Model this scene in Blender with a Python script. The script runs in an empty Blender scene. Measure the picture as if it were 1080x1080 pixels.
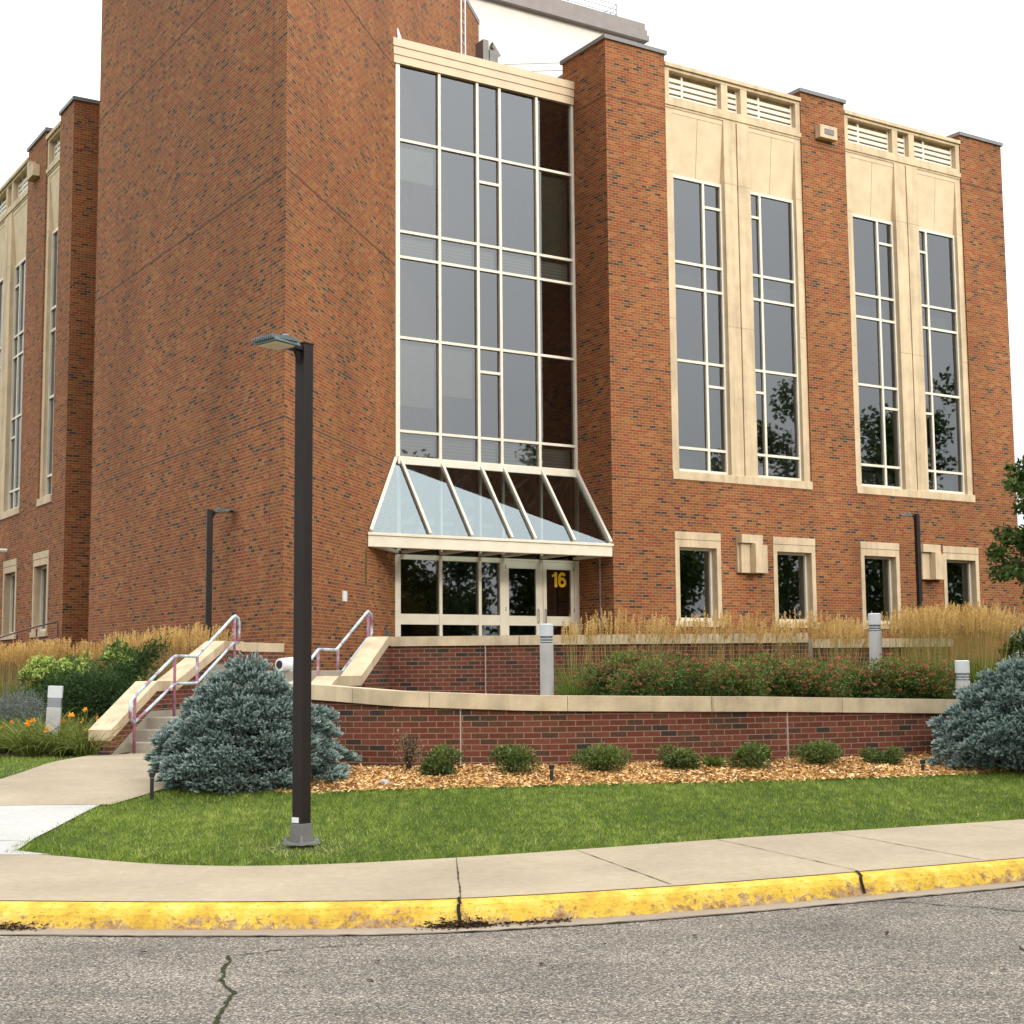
import bpy, math, random
import numpy as np
from mathutils import Vector, noise as mnoise

# ------------------------------------------------------------------ camera, sky, sun, exposure
SC = bpy.context.scene
COL = SC.collection
R = math.radians
rng = np.random.default_rng(7)
random.seed(7)

cam_d = bpy.data.cameras.new("camera"); cam = bpy.data.objects.new("camera", cam_d); COL.objects.link(cam)
cam_d.sensor_width = 36.0; cam_d.lens = 36.0 * 1559.5 / 1080.0
cam_d.clip_start = 0.1; cam_d.clip_end = 5000
_p, _r = R(6.114), R(-0.504)
cp, sp, cr, sr = math.cos(_p), math.sin(_p), math.cos(_r), math.sin(_r)
R0 = np.array([[1, 0, 0], [0, 0, -1], [0, 1, 0.]]); RP = np.array([[1, 0, 0], [0, cp, sp], [0, -sp, cp]])
RR = np.array([[cr, -sr, 0], [sr, cr, 0], [0, 0, 1.]])
RM = RR @ RP @ R0                                     # world -> camera (x right, y down, z forward)
from mathutils import Matrix
mw = Matrix(((RM[0][0], -RM[1][0], -RM[2][0], 0), (RM[0][1], -RM[1][1], -RM[2][1], 0),
             (RM[0][2], -RM[1][2], -RM[2][2], 1.6), (0, 0, 0, 1)))
cam.matrix_world = mw
SC.camera = cam

SUN_DIR = Vector((0.64, -0.77, 0.38)).normalized()    # towards the sun
world = bpy.data.worlds.new("World"); SC.world = world; world.use_nodes = True
nt = world.node_tree; nt.nodes.clear()
out = nt.nodes.new("ShaderNodeOutputWorld"); bg = nt.nodes.new("ShaderNodeBackground")
sky = nt.nodes.new("ShaderNodeTexSky"); sky.sky_type = 'NISHITA'; sky.sun_disc = False
sky.sun_elevation = math.asin(SUN_DIR.z); sky.sun_rotation = math.atan2(SUN_DIR.x, SUN_DIR.y)
sky.dust_density = 4.0; sky.air_density = 1.0; sky.ozone_density = 1.0
hs = nt.nodes.new("ShaderNodeHueSaturation"); hs.inputs["Saturation"].default_value = 0.25
mixw = nt.nodes.new("ShaderNodeMix"); mixw.data_type = 'RGBA'; mixw.inputs[0].default_value = 0.9
_tc = nt.nodes.new("ShaderNodeTexCoord"); _sx = nt.nodes.new("ShaderNodeSeparateXYZ"); _cl = nt.nodes.new("ShaderNodeClamp"); _gm = nt.nodes.new("ShaderNodeMix"); _gm.data_type = 'RGBA'
nt.links.new(_tc.outputs["Generated"], _sx.inputs[0]); nt.links.new(_sx.outputs[2], _cl.inputs[0]); nt.links.new(_cl.outputs[0], _gm.inputs[0])
_gm.inputs[6].default_value = (4.1, 4.15, 4.2, 1); _gm.inputs[7].default_value = (16.2, 16.4, 16.6, 1)     # overcast: zenith brighter than horizon
_no = nt.nodes.new("ShaderNodeTexNoise"); _no.inputs["Scale"].default_value = 2.2; _no.inputs["Detail"].default_value = 5; nt.links.new(_tc.outputs["Generated"], _no.inputs["Vector"])
_mr = nt.nodes.new("ShaderNodeMapRange"); _mr.inputs[1].default_value = .3; _mr.inputs[2].default_value = .7; _mr.inputs[3].default_value = .84; _mr.inputs[4].default_value = 1.16; nt.links.new(_no.outputs["Fac"], _mr.inputs[0])
_cm = nt.nodes.new("ShaderNodeMix"); _cm.data_type = 'RGBA'; _cm.blend_type = 'MULTIPLY'; _cm.inputs[0].default_value = 1.0      # cloud cover of uneven thickness
nt.links.new(_gm.outputs[2], _cm.inputs[6]); nt.links.new(_mr.outputs[0], _cm.inputs[7]); nt.links.new(_cm.outputs[2], mixw.inputs[7])
nt.links.new(sky.outputs[0], hs.inputs["Color"]); nt.links.new(hs.outputs[0], mixw.inputs[6])
nt.links.new(mixw.outputs[2], bg.inputs[0]); bg.inputs[1].default_value = 0.11
nt.links.new(bg.outputs[0], out.inputs[0])

sun_d = bpy.data.lights.new("sun", 'SUN'); sun_d.energy = 1.5; sun_d.angle = R(16); sun_d.color = (1.0, 0.94, 0.84)
sun = bpy.data.objects.new("sun", sun_d); COL.objects.link(sun)
sun.rotation_euler = SUN_DIR.to_track_quat('Z', 'Y').to_euler(); sun.location = (20, -20, 40)

SC.view_settings.view_transform = 'Standard'; SC.view_settings.look = 'None'
SC.view_settings.exposure = 0.90; SC.view_settings.gamma = 1.0
SC.cycles.max_bounces = 8; SC.cycles.transparent_max_bounces = 12
SC.cycles.caustics_reflective = False; SC.cycles.caustics_refractive = False
SC.cycles.use_denoising = True

# ------------------------------------------------------------------ material helpers
class N:
    def __init__(s, name):
        s.m = bpy.data.materials.new(name); s.m.use_nodes = True; s.t = s.m.node_tree; s.t.nodes.clear()
        s.out = s.t.nodes.new("ShaderNodeOutputMaterial")
    def n(s, typ, **kw):
        x = s.t.nodes.new("ShaderNode" + typ)
        for k, v in kw.items(): setattr(x, k, v)
        return x
    def l(s, a, b): s.t.links.new(a, b)
    def coord(s, which="Object"): return s.n("TexCoord").outputs[which]
    def noise(s, vec, scale, detail=4, rough=.55, dim='3D'):
        x = s.n("TexNoise"); x.inputs["Scale"].default_value = scale; x.inputs["Detail"].default_value = detail
        x.inputs["Roughness"].default_value = rough
        if vec is not None: s.l(vec, x.inputs["Vector"])
        return x.outputs["Fac"]
    def ramp(s, fac, stops, interp='LINEAR'):
        x = s.n("ValToRGB"); cr = x.color_ramp; cr.interpolation = interp
        while len(cr.elements) < len(stops): cr.elements.new(.5)
        for e, (p, c) in zip(cr.elements, stops):
            e.position = p; e.color = (*c, 1) if not isinstance(c, (int, float)) else (c, c, c, 1)
        s.l(fac, x.inputs[0]); return x.outputs[0]
    def mix(s, fac, a, b, mode='MIX'):
        x = s.n("Mix", data_type='RGBA', blend_type=mode)
        for sock, v in ((x.inputs[0], fac), (x.inputs[6], a), (x.inputs[7], b)):
            if isinstance(v, (int, float)): sock.default_value = v
            elif isinstance(v, tuple): sock.default_value = (*v, 1)
            else: s.l(v, sock)
        return x.outputs[2]
    def math(s, op, a, b=0.0):
        x = s.n("Math", operation=op)
        for i, v in enumerate((a, b)):
            if isinstance(v, (int, float)): x.inputs[i].default_value = v
            else: s.l(v, x.inputs[i])
        return x.outputs[0]
    def mapping(s, vec, scale=(1, 1, 1), rot=(0, 0, 0)):
        x = s.n("Mapping"); x.inputs["Scale"].default_value = scale; x.inputs["Rotation"].default_value = rot
        s.l(vec, x.inputs[0]); return x.outputs[0]
    def bump(s, h, strength=.3, dist=.01):
        x = s.n("Bump"); x.inputs["Strength"].default_value = strength; x.inputs["Distance"].default_value = dist
        s.l(h, x.inputs["Height"]); return x.outputs[0]
    def pbr(s, col, rough=.7, metal=0., bump=None, spec=.4):
        x = s.n("BsdfPrincipled")
        for k, v in (("Base Color", col), ("Roughness", rough), ("Metallic", metal), ("Specular IOR Level", spec)):
            if isinstance(v, (int, float)): x.inputs[k].default_value = v
            elif isinstance(v, tuple): x.inputs[k].default_value = (*v, 1)
            else: s.l(v, x.inputs[k])
        if bump is not None: s.l(bump, x.inputs["Normal"])
        s.l(x.outputs[0], s.out.inputs[0]); return s.m

def brick_mat(name, palette, mortar, dark=.12, big=(.80, 1.14), joint=.0052):
    k = N(name); uv = k.coord("UV")
    b = k.n("TexBrick"); k.l(uv, b.inputs["Vector"])
    b.inputs["Color1"].default_value = (0, 0, 0, 1); b.inputs["Color2"].default_value = (1, 1, 1, 1); b.inputs["Mortar"].default_value = (0, 0, 0, 1)
    b.inputs["Scale"].default_value = 1; b.inputs["Mortar Size"].default_value = joint; b.inputs["Mortar Smooth"].default_value = .15
    b.inputs["Brick Width"].default_value = .2032; b.inputs["Row Height"].default_value = .0677
    obj = k.coord("Object")
    clus = k.noise(obj, .55, 3)
    v = k.math('ADD', b.outputs["Color"], k.math('MULTIPLY', k.math('SUBTRACT', clus, .5), .2))
    col = k.ramp(v, palette, 'CONSTANT')
    fine = k.noise(obj, 38, 3)
    col = k.mix(.55, col, k.ramp(fine, [(.25, .62), (.75, 1.3)]), 'MULTIPLY')
    mcol = k.mix(.5, mortar, k.ramp(k.noise(obj, 6, 4), [(.3, .7), (.7, 1.2)]), 'MULTIPLY')
    c = k.mix(b.outputs["Fac"], col, mcol)
    st = k.noise(k.mapping(obj, (.5, .5, .16)), .9, 5)
    c = k.mix(1.0, c, k.ramp(st, [(.3, big[0]), (.7, big[1])]), 'MULTIPLY')
    h = k.math('SUBTRACT', k.math('MULTIPLY', fine, .3), b.outputs["Fac"])
    return k.pbr(c, .88, 0, k.bump(h, .5, .008), .25)

M = {}
M['brick'] = brick_mat("orange_brown_brick",
    [(0, (.215, .068, .025)), (.18, (.25, .091, .030)), (.40, (.205, .082, .031)), (.58, (.23, .055, .025)), (.71, (.148, .059, .028)), (.85, (.052, .040, .033)), (.918, (.285, .117, .041))],
    (.385, .22, .105))
M['brick_dark'] = brick_mat("maroon_brick",
    [(0, (.135, .040, .024)), (.24, (.165, .050, .029)), (.46, (.115, .048, .026)), (.64, (.175, .057, .034)), (.78, (.080, .043, .026)), (.91, (.045, .034, .028))],
    (.30, .185, .13), joint=.0055)

def stone_mat(name, base, stain=.75, streak=True):
    k = N(name); o = k.coord("Object")
    a = k.noise(o, 2.3, 6, .6); s = k.noise(k.mapping(o, (3.5, 3.5, .35)), 1.3, 5)
    c = k.mix(1.0, base, k.ramp(a, [(.3, stain), (.65, 1.06)]), 'MULTIPLY')
    if streak: c = k.mix(.6, c, k.ramp(s, [(.32, .66), (.58, 1.05)]), 'MULTIPLY')
    f = k.noise(o, 90, 3)
    c = k.mix(.25, c, k.ramp(f, [(.3, .7), (.7, 1.2)]), 'MULTIPLY')
    return k.pbr(c, .8, 0, k.bump(f, .15, .004), .3)
M['stone'] = stone_mat("cream_limestone", (.585, .455, .295), .84)
M['stone_cap'] = stone_mat("weathered_limestone_cap", (.61, .485, .32), .70)
M['stone_plain'] = stone_mat("pale_limestone_panel", (.60, .475, .315), .90, False)

def paint(name, col, rough=.45, var=.9, metal=0., spec=.5):
    k = N(name); o = k.coord("Object")
    c = k.mix(1., col, k.ramp(k.noise(o, 3., 5), [(.3, var), (.7, 1.05)]), 'MULTIPLY')
    return k.pbr(c, k.ramp(k.noise(o, 12, 3), [(.3, rough * .85), (.7, min(1, rough * 1.2))]), metal, None, spec)
M['frame'] = paint("cream_painted_aluminium", (.70, .635, .50), .42)
M['frame_white'] = paint("white_painted_aluminium", (.70, .645, .535), .4)
M['fascia'] = paint("beige_metal_fascia", (.58, .455, .30), .5)
M['coping'] = paint("grey_metal_coping", (.17, .165, .17), .5, .85)
M['roof_metal'] = paint("grey_brown_metal_fascia", (.215, .185, .175), .5, .85)
M['white_panel'] = paint("white_metal_panel", (.64, .60, .54), .6, .96)
M['bronze'] = paint("dark_bronze_paint", (.016, .0105, .009), .5, .75, 0, .28)
M['galv'] = paint("galvanised_steel", (.36, .36, .38), .45, .7, .6)
M['castgrey'] = paint("cast_grey_metal", (.19, .18, .17), .6, .75, .3)
M['teal_grey'] = paint("blue_grey_aluminium", (.13, .17, .18), .4, .8, .3)
M['black'] = paint("black_plastic", (.012, .012, .013), .5)
M['white'] = paint("white_plastic", (.78, .79, .78), .4)
M['bollard'] = paint("pale_grey_bollard_paint", (.47, .455, .43), .55, .8)
M['bollard_top'] = paint("light_grey_bollard_cap", (.56, .58, .60), .4, .9)
M['lens'] = paint("frosted_lens", (.30, .32, .34), .25)
M['led'] = paint("yellowed_led_lens", (.62, .52, .36), .4)
M['signage'] = paint("amber_vinyl", (.85, .48, .01), .45)
M['blind'] = None
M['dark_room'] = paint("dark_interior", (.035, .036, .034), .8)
M['ceiling'] = paint("interior_ceiling", (.22, .22, .20), .8)
M['sealant'] = paint("dark_sealant", (.075, .05, .038), .8)
M['stone_joint'] = paint("stone_joint_mortar", (.36, .27, .17), .9)
M['pale_joint'] = paint("pale_sealant", (.40, .33, .28), .8)
M['olive_shade'] = paint("olive_roller_shade", (.22, .24, .17), .8)
def blind_mat():
    k = N("pale_window_blind"); o = k.coord("Object")
    w = k.n("TexWave", wave_type='BANDS', bands_direction='Z'); w.inputs["Scale"].default_value = 4.0; k.l(o, w.inputs["Vector"])
    return k.pbr(k.mix(w.outputs["Fac"], (.55, .55, .49), (.80, .80, .73)), .7)
M['blind'] = blind_mat()
M['shade'] = paint("pale_roller_shade", (.74, .76, .66), .8)
def rail_mat(nm, m0):
    k = N(nm); o = k.coord("Object")
    c = k.ramp(k.noise(o, 2.6, 6, .65), [(m0 - .06, (.26, .085, .13)), (m0, (.31, .16, .21)), (m0 + .05, (.34, .43, .47)), (m0 + .14, (.50, .59, .62))])
    return k.pbr(c, .45, 0, None, .5)
M['rail'] = rail_mat('peeling_rail_paint', .40); M['rail_post'] = rail_mat('peeling_post_paint', .53)
M['rail_purple'] = paint("faded_purple_paint", (.13, .035, .06), .5)

def glass_mat(name, ior, tint, wav=.02, gcol=(.97, .98, 1)):
    k = N(name); o = k.coord("Object")
    nz = k.bump(k.noise(o, .9, 2), wav, .05)
    fr = k.n("Fresnel"); fr.inputs["IOR"].default_value = ior; k.l(nz, fr.inputs["Normal"])
    gl = k.n("BsdfGlossy"); gl.inputs["Roughness"].default_value = .015; gl.inputs["Color"].default_value = (*gcol, 1); k.l(nz, gl.inputs["Normal"])
    tr = k.n("BsdfTransparent"); tr.inputs["Color"].default_value = (*tint, 1)
    mx = k.n("MixShader"); k.l(fr.outputs[0], mx.inputs[0]); k.l(tr.outputs[0], mx.inputs[1]); k.l(gl.outputs[0], mx.inputs[2])
    k.l(mx.outputs[0], k.out.inputs[0]); return k.m
M['glass'] = glass_mat("grey_tinted_glass", 2.45, (.47, .49, .48), .006, (.93, .97, 1))
M['glass_clear'] = glass_mat("pale_canopy_glass", 2.7, (.60, .72, .73), .006, (.84, .97, 1))

def conc_mat(name, base, seed=0, dirt=.8):
    k = N(name); o = k.coord("Object")
    a = k.noise(k.mapping(o, (1, 1, 1), (0, 0, seed)), .8, 6, .6); f = k.noise(o, 160, 2); m = k.noise(o, 14, 5, .65)
    c = k.mix(1., base, k.ramp(a, [(.3, dirt), (.7, 1.08)]), 'MULTIPLY')
    c = k.mix(.6, c, k.ramp(m, [(.3, .8), (.7, 1.12)]), 'MULTIPLY')
    c = k.mix(.5, c, k.ramp(f, [(.3, .72), (.7, 1.22)]), 'MULTIPLY')
    return k.pbr(c, .85, 0, k.bump(f, .25, .003), .3)
M['concrete'] = conc_mat("tan_concrete", (.365, .297, .205))
M['concrete_new'] = conc_mat("pale_new_concrete", (.43, .42, .39), 1, .93)
M['concrete_step'] = conc_mat("grey_step_concrete", (.34, .30, .24), 2)
M['terrace'] = conc_mat("terrace_paving", (.33, .29, .23), 3)
def asphalt():
    k = N("worn_asphalt"); o = k.coord("Object")
    v = k.n("TexVoronoi"); v.inputs["Scale"].default_value = 100; k.l(o, v.inputs["Vector"])
    stone = k.ramp(k.n("SeparateColor").outputs[0], [(0, 0), (1, 1)])
    sep = k.n("SeparateColor"); k.l(v.outputs["Color"], sep.inputs[0])
    c = k.ramp(sep.outputs[0], [(0, (.055, .049, .043)), (.16, (.13, .115, .098)), (.44, (.21, .183, .150)), (.70, (.30, .252, .19)), (.89, (.48, .425, .345))], 'CONSTANT')
    c = k.mix(k.ramp(v.outputs["Distance"], [(.40, 0), (.8, .6)]), c, (.06, .055, .05))
    a = k.noise(o, .7, 6, .6); b = k.noise(k.mapping(o, (.5, 2.2, 1)), 1.5, 4)
    c = k.mix(1., c, k.ramp(a, [(.3, .74), (.7, 1.16)]), 'MULTIPLY')
    c = k.mix(.7, c, k.ramp(b, [(.3, .72), (.6, 1.1)]), 'MULTIPLY')
    h = k.math('SUBTRACT', 1.0, v.outputs["Distance"])
    return k.pbr(c, .9, 0, k.bump(h, .6, .006), .3)
M['asphalt'] = asphalt()
def curb():
    k = N("worn_yellow_kerb_paint"); o = k.coord("Object"); uv = k.coord("UV")
    f = k.noise(o, 17, 8, .75); g = k.noise(o, 2.6, 6, .65)
    sepuv = k.n("SeparateXYZ"); k.l(uv, sepuv.inputs[0])
    yel = k.ramp(k.noise(o, 5, 6, .65), [(.3, (.43, .25, .025)), (.5, (.60, .40, .045)), (.68, (.68, .52, .13))])
    wear = k.math('ADD', k.math('ADD', k.math('MULTIPLY', f, .75), k.math('MULTIPLY', g, .45)), k.math('MULTIPLY', sepuv.outputs[1], -.20))
    conc = k.ramp(k.noise(o, 22, 5, .7), [(.35, (.20, .075, .03)), (.5, (.34, .21, .09)), (.7, (.40, .31, .20))])
    c = k.mix(k.ramp(wear, [(.545, 0), (.60, 1)]), yel, conc)
    c = k.mix(k.ramp(k.noise(k.mapping(o, (1, 1, 2.5)), 26, 6, .8), [(.54, 0), (.64, .7)]), c, (.13, .062, .018))
    return k.pbr(c, .7, 0, k.bump(f, .6, .01), .3)
M['curb'] = curb()
M['gutter'] = conc_mat("gutter_concrete", (.30, .245, .185), 5)
def soil(name, c0, c1, sc=30):
    k = N(name); o = k.coord("Object")
    f = k.noise(o, sc, 5, .7)
    return k.pbr(k.ramp(f, [(.3, c0), (.7, c1)]), .95, 0, k.bump(f, .8, .02), .2)
M['soil'] = soil("dark_soil", (.03, .02, .013), (.075, .052, .034))
M['lawn'] = soil("lawn_thatch", (.030, .050, .012), (.075, .11, .028), 60)
M['field'] = soil("distant_grass", (.045, .075, .02), (.08, .12, .035), 2)
M['mulchbase'] = soil("mulch_bed", (.16, .075, .025), (.40, .22, .085), 45)
M['crack'] = soil("crack_filler", (.010, .009, .008), (.03, .026, .02), 80)
M['jointfill'] = soil("brown_joint_filler", (.03, .02, .013), (.09, .065, .045), 60)
M['moss'] = soil("mossy_crack", (.012, .014, .006), (.05, .062, .016), 60)
M['litter'] = soil("leaf_litter", (.02, .013, .008), (.09, .05, .025), 50)
M['rock'] = soil("pale_rock", (.30, .28, .26), (.5, .48, .45), 12)
M['bark'] = soil("brown_bark", (.035, .024, .018), (.10, .075, .055), 25)

def leaf_mat(name, stops, trans=.35, rough=.55):
    k = N(name)
    at = k.n("Attribute", attribute_name="tone")
    c = k.ramp(at.outputs["Fac"], stops)
    d = k.n("BsdfPrincipled"); k.l(c, d.inputs["Base Color"]); d.inputs["Roughness"].default_value = rough; d.inputs["Specular IOR Level"].default_value = .3
    t = k.n("BsdfTranslucent"); k.l(c, t.inputs["Color"])
    m = k.n("MixShader"); m.inputs[0].default_value = trans; k.l(d.outputs[0], m.inputs[1]); k.l(t.outputs[0], m.inputs[2])
    k.l(m.outputs[0], k.out.inputs[0]); return k.m
M['grass'] = leaf_mat("lawn_grass_blade", [(0, (.060, .110, .012)), (.4, (.148, .228, .024)), (.75, (.275, .355, .052)), (.93, (.44, .50, .12)), (.97, (.52, .48, .20))])
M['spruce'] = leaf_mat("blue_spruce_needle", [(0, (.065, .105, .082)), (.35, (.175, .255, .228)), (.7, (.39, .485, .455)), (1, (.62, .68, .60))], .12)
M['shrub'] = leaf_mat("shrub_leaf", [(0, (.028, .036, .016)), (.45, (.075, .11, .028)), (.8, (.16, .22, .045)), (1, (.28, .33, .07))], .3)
M['yew'] = leaf_mat("dark_yew_leaf", [(0, (.012, .032, .008)), (.5, (.028, .068, .014)), (1, (.06, .12, .025))], .2)
M['spirea'] = leaf_mat("spirea_leaf", [(0, (.040, .080, .017)), (.5, (.090, .170, .030)), (.8, (.16, .26, .05)), (1, (.22, .12, .05))], .25)
M['spirea_flower'] = leaf_mat("faded_flower_head", [(0, (.17, .062, .026)), (.6, (.34, .135, .055)), (.93, (.46, .21, .09)), (1, (.66, .20, .30))], .2)
M['reed'] = leaf_mat("reed_grass_leaf", [(0, (.08, .14, .020)), (.5, (.18, .25, .040)), (.85, (.31, .29, .07)), (1, (.46, .34, .12))], .3)
M['plume'] = leaf_mat("dry_grass_plume", [(0, (.40, .235, .07)), (.5, (.68, .455, .155)), (1, (.84, .64, .30))], .3)
M['tree'] = leaf_mat("tree_leaf", [(0, (.024, .046, .010)), (.5, (.060, .105, .020)), (1, (.14, .20, .04))], .35)
M['lily'] = leaf_mat("day_lily_leaf", [(0, (.07, .11, .018)), (.5, (.16, .20, .035)), (.85, (.28, .28, .065)), (1, (.34, .24, .09))], .3)
M['petal'] = leaf_mat("orange_petal", [(0, (.75, .25, .01)), (1, (.85, .42, .02))], .3)
M['sage'] = leaf_mat("grey_sage_leaf", [(0, (.08, .11, .075)), (.6, (.16, .19, .15)), (1, (.24, .22, .28))], .2)
M['hyd'] = leaf_mat("hydrangea_leaf", [(0, (.05, .09, .02)), (1, (.11, .18, .04))], .3)
M['hydflower'] = leaf_mat("lime_flower_head", [(0, (.34, .46, .07)), (1, (.58, .66, .20))], .3)
M['whiteflower'] = leaf_mat("white_flower_head", [(0, (.55, .54, .46)), (1, (.75, .73, .66))], .3)
M['drytwig'] = leaf_mat("dry_twig", [(0, (.14, .10, .055)), (1, (.28, .21, .12))], .1)
M['chips'] = leaf_mat("wood_chip", [(0, (.16, .068, .02)), (.3, (.47, .245, .075)), (.7, (.72, .44, .17)), (1, (.86, .68, .41))], 0, .85)

# ------------------------------------------------------------------ mesh helpers
class MB:
    """collects polygons; build() links them as ONE mesh object with wall-aligned UVs in metres"""
    def __init__(s): s.v = []; s.f = []; s.uv = {}
    def quad(s, a, b, c, d, uv=None):
        i = len(s.v); s.v += [a, b, c, d]; s.f.append((i, i + 1, i + 2, i + 3))
        if uv: s.uv[len(s.f) - 1] = uv
    def poly(s, pts):
        i = len(s.v); s.v += list(pts); s.f.append(tuple(range(i, i + len(pts))))
    def hexa(s, p):
        """p: 8 points, bottom ring 0-3 counter-clockwise seen from above, top ring 4-7"""
        i = len(s.v); s.v += list(p)
        for q in ((3, 2, 1, 0), (4, 5, 6, 7), (0, 1, 5, 4), (1, 2, 6, 5), (2, 3, 7, 6), (3, 0, 4, 7)):
            s.f.append(tuple(i + k for k in q))
    def box(s, x0, x1, y0, y1, z0, z1):
        s.hexa([(x0, y0, z0), (x1, y0, z0), (x1, y1, z0), (x0, y1, z0), (x0, y0, z1), (x1, y0, z1), (x1, y1, z1), (x0, y1, z1)])
    def obox(s, c, ax, ay, az, hx, hy, hz):
        c, ax, ay, az = map(Vector, (c, ax, ay, az)); P = []
        for k in (-1, 1):
            for i, j in ((-1, -1), (1, -1), (1, 1), (-1, 1)): P.append(tuple(c + ax * hx * i + ay * hy * j + az * hz * k))
        s.hexa(P)
    def prism(s, pts, z0, z1):
        n = len(pts); i = len(s.v)
        s.v += [(p[0], p[1], z0) for p in pts] + [(p[0], p[1], z1) for p in pts]
        s.f.append(tuple(i + k for k in reversed(range(n)))); s.f.append(tuple(i + n + k for k in range(n)))
        for k in range(n): s.f.append((i + k, i + (k + 1) % n, i + n + (k + 1) % n, i + n + k))
    def bar(s, a, b, w, h=None, up=(0, 0, 1)):
        a, b = Vector(a), Vector(b); d = (b - a); L = d.length
        if L < 1e-6: return
        d /= L; u = Vector(up)
        if abs(d.dot(u)) > .98: u = Vector((1, 0, 0))
        x = d.cross(u).normalized(); y = x.cross(d).normalized()
        s.obox((a + b) / 2, x, d, y, w / 2, L / 2, (h or w) / 2)
    def tube(s, pts, r, n=8, caps=True):
        pts = [Vector(p) for p in pts]; rs = r if isinstance(r, (list, tuple)) else [r] * len(pts)
        i0 = len(s.v); ref = Vector((0.31, .12, .94)).normalized()
        for k, p in enumerate(pts):
            d = (pts[min(k + 1, len(pts) - 1)] - pts[max(k - 1, 0)]).normalized()
            x = d.cross(ref); x = x.normalized() if x.length > 1e-4 else Vector((1, 0, 0)); y = d.cross(x)
            for j in range(n):
                t = 2 * math.pi * j / n; s.v.append(tuple(p + (x * math.cos(t) + y * math.sin(t)) * rs[k]))
        for k in range(len(pts) - 1):
            for j in range(n):
                a = i0 + k * n + j; b = i0 + k * n + (j + 1) % n; s.f.append((a, a + n, b + n, b))
        if caps:
            s.f.append(tuple(i0 + j for j in range(n))); s.f.append(tuple(i0 + (len(pts) - 1) * n + j for j in reversed(range(n))))
    def lathe(s, prof, n=20, c=(0, 0, 0)):
        i0 = len(s.v)
        for r, z in prof:
            for j in range(n):
                t = 2 * math.pi * j / n; s.v.append((c[0] + r * math.cos(t), c[1] + r * math.sin(t), c[2] + z))
        for k in range(len(prof) - 1):
            for j in range(n):
                a = i0 + k * n + j; b = i0 + k * n + (j + 1) % n; s.f.append((a, b, b + n, a + n))
        s.f.append(tuple(i0 + j for j in reversed(range(n)))); s.f.append(tuple(i0 + (len(prof) - 1) * n + j for j in range(n)))
    def build(s, name, mat, parent=None, off=(0, 0, 0), smooth=False, bevel=0):
        me = bpy.data.meshes.new(name)
        me.from_pydata([(p[0] - off[0], p[1] - off[1], p[2] - off[2]) for p in s.v], [], s.f); me.update()
        uvl = me.uv_layers.new(name="UVMap")
        for p in me.polygons:
            if p.index in s.uv:
                for li, uv in zip(p.loop_indices, s.uv[p.index]): uvl.data[li].uv = uv
                continue
            n = p.normal
            for li in p.loop_indices:
                co = me.vertices[me.loops[li].vertex_index].co; co = (co[0] + off[0], co[1] + off[1], co[2] + off[2])
                if abs(n.z) < .7:
                    h = math.hypot(n.x, n.y); t = (-n.y / h, n.x / h); uvl.data[li].uv = (co[0] * t[0] + co[1] * t[1] + .05, co[2])
                else: uvl.data[li].uv = (co[0], co[1])
        me.materials.append(M[mat] if isinstance(mat, str) else mat)
        o = bpy.data.objects.new(name, me); COL.objects.link(o)
        if parent is not None: o.parent = parent
        if smooth:
            for p in me.polygons: p.use_smooth = True
        if bevel:
            b = o.modifiers.new("bevel", 'BEVEL'); b.width = bevel; b.segments = 2; b.limit_method = 'ANGLE'; b.angle_limit = R(40)
        return o

def np_mesh(name, verts, nper, mat, parent=None, tone=None, loc=None):
    """verts (n*nper,3): every nper verts make one face; tone (n,)"""
    verts = np.asarray(verts, np.float32).reshape(-1, 3); nf = len(verts) // nper
    me = bpy.data.meshes.new(name)
    me.vertices.add(len(verts)); me.vertices.foreach_set("co", verts.ravel())
    me.loops.add(nf * nper); me.loops.foreach_set("vertex_index", np.arange(nf * nper, dtype=np.int32))
    me.polygons.add(nf); me.polygons.foreach_set("loop_start", np.arange(0, nf * nper, nper, dtype=np.int32))
    me.update(calc_edges=True)
    if tone is not None:
        a = me.attributes.new("tone", 'FLOAT', 'POINT'); a.data.foreach_set("value", np.repeat(np.asarray(tone, np.float32), nper))
    me.materials.append(M[mat]); me.validate()
    o = bpy.data.objects.new(name, me); COL.objects.link(o)
    if parent is not None: o.parent = parent
    if loc is not None: o.location = loc
    return o

def unit(a): return a / np.maximum(np.linalg.norm(a, axis=-1, keepdims=True), 1e-9)
def rand_dir(n, g=None):
    return unit((g or rng).normal(size=(n, 3)))
def leaves(P, D, L, W, g=None, flat=0.):
    """rhombic leaves: base P, axis D, length L, width W -> (n*4,3)"""
    g = g or rng
    n = len(P); L = np.broadcast_to(np.asarray(L, float).reshape(-1, 1), (n, 1)); W = np.broadcast_to(np.asarray(W, float).reshape(-1, 1), (n, 1))
    S = unit(np.cross(D, rand_dir(n, g) + np.array([0, 0, flat])))
    Nn = np.cross(S, D)
    m = P + D * L * .5 + Nn * L * .06
    return np.stack([P, m - S * W * .5, P + D * L, m + S * W * .5], 1).reshape(-1, 3)
def blades(P, D, L, W, g=None):
    g = g or rng
    n = len(P); L = np.broadcast_to(np.asarray(L, float).reshape(-1, 1), (n, 1)); W = np.broadcast_to(np.asarray(W, float).reshape(-1, 1), (n, 1))
    S = unit(np.cross(D, rand_dir(n, g)))
    return np.stack([P - S * W * .5, P + S * W * .5, P + D * L], 1).reshape(-1, 3)
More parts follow.
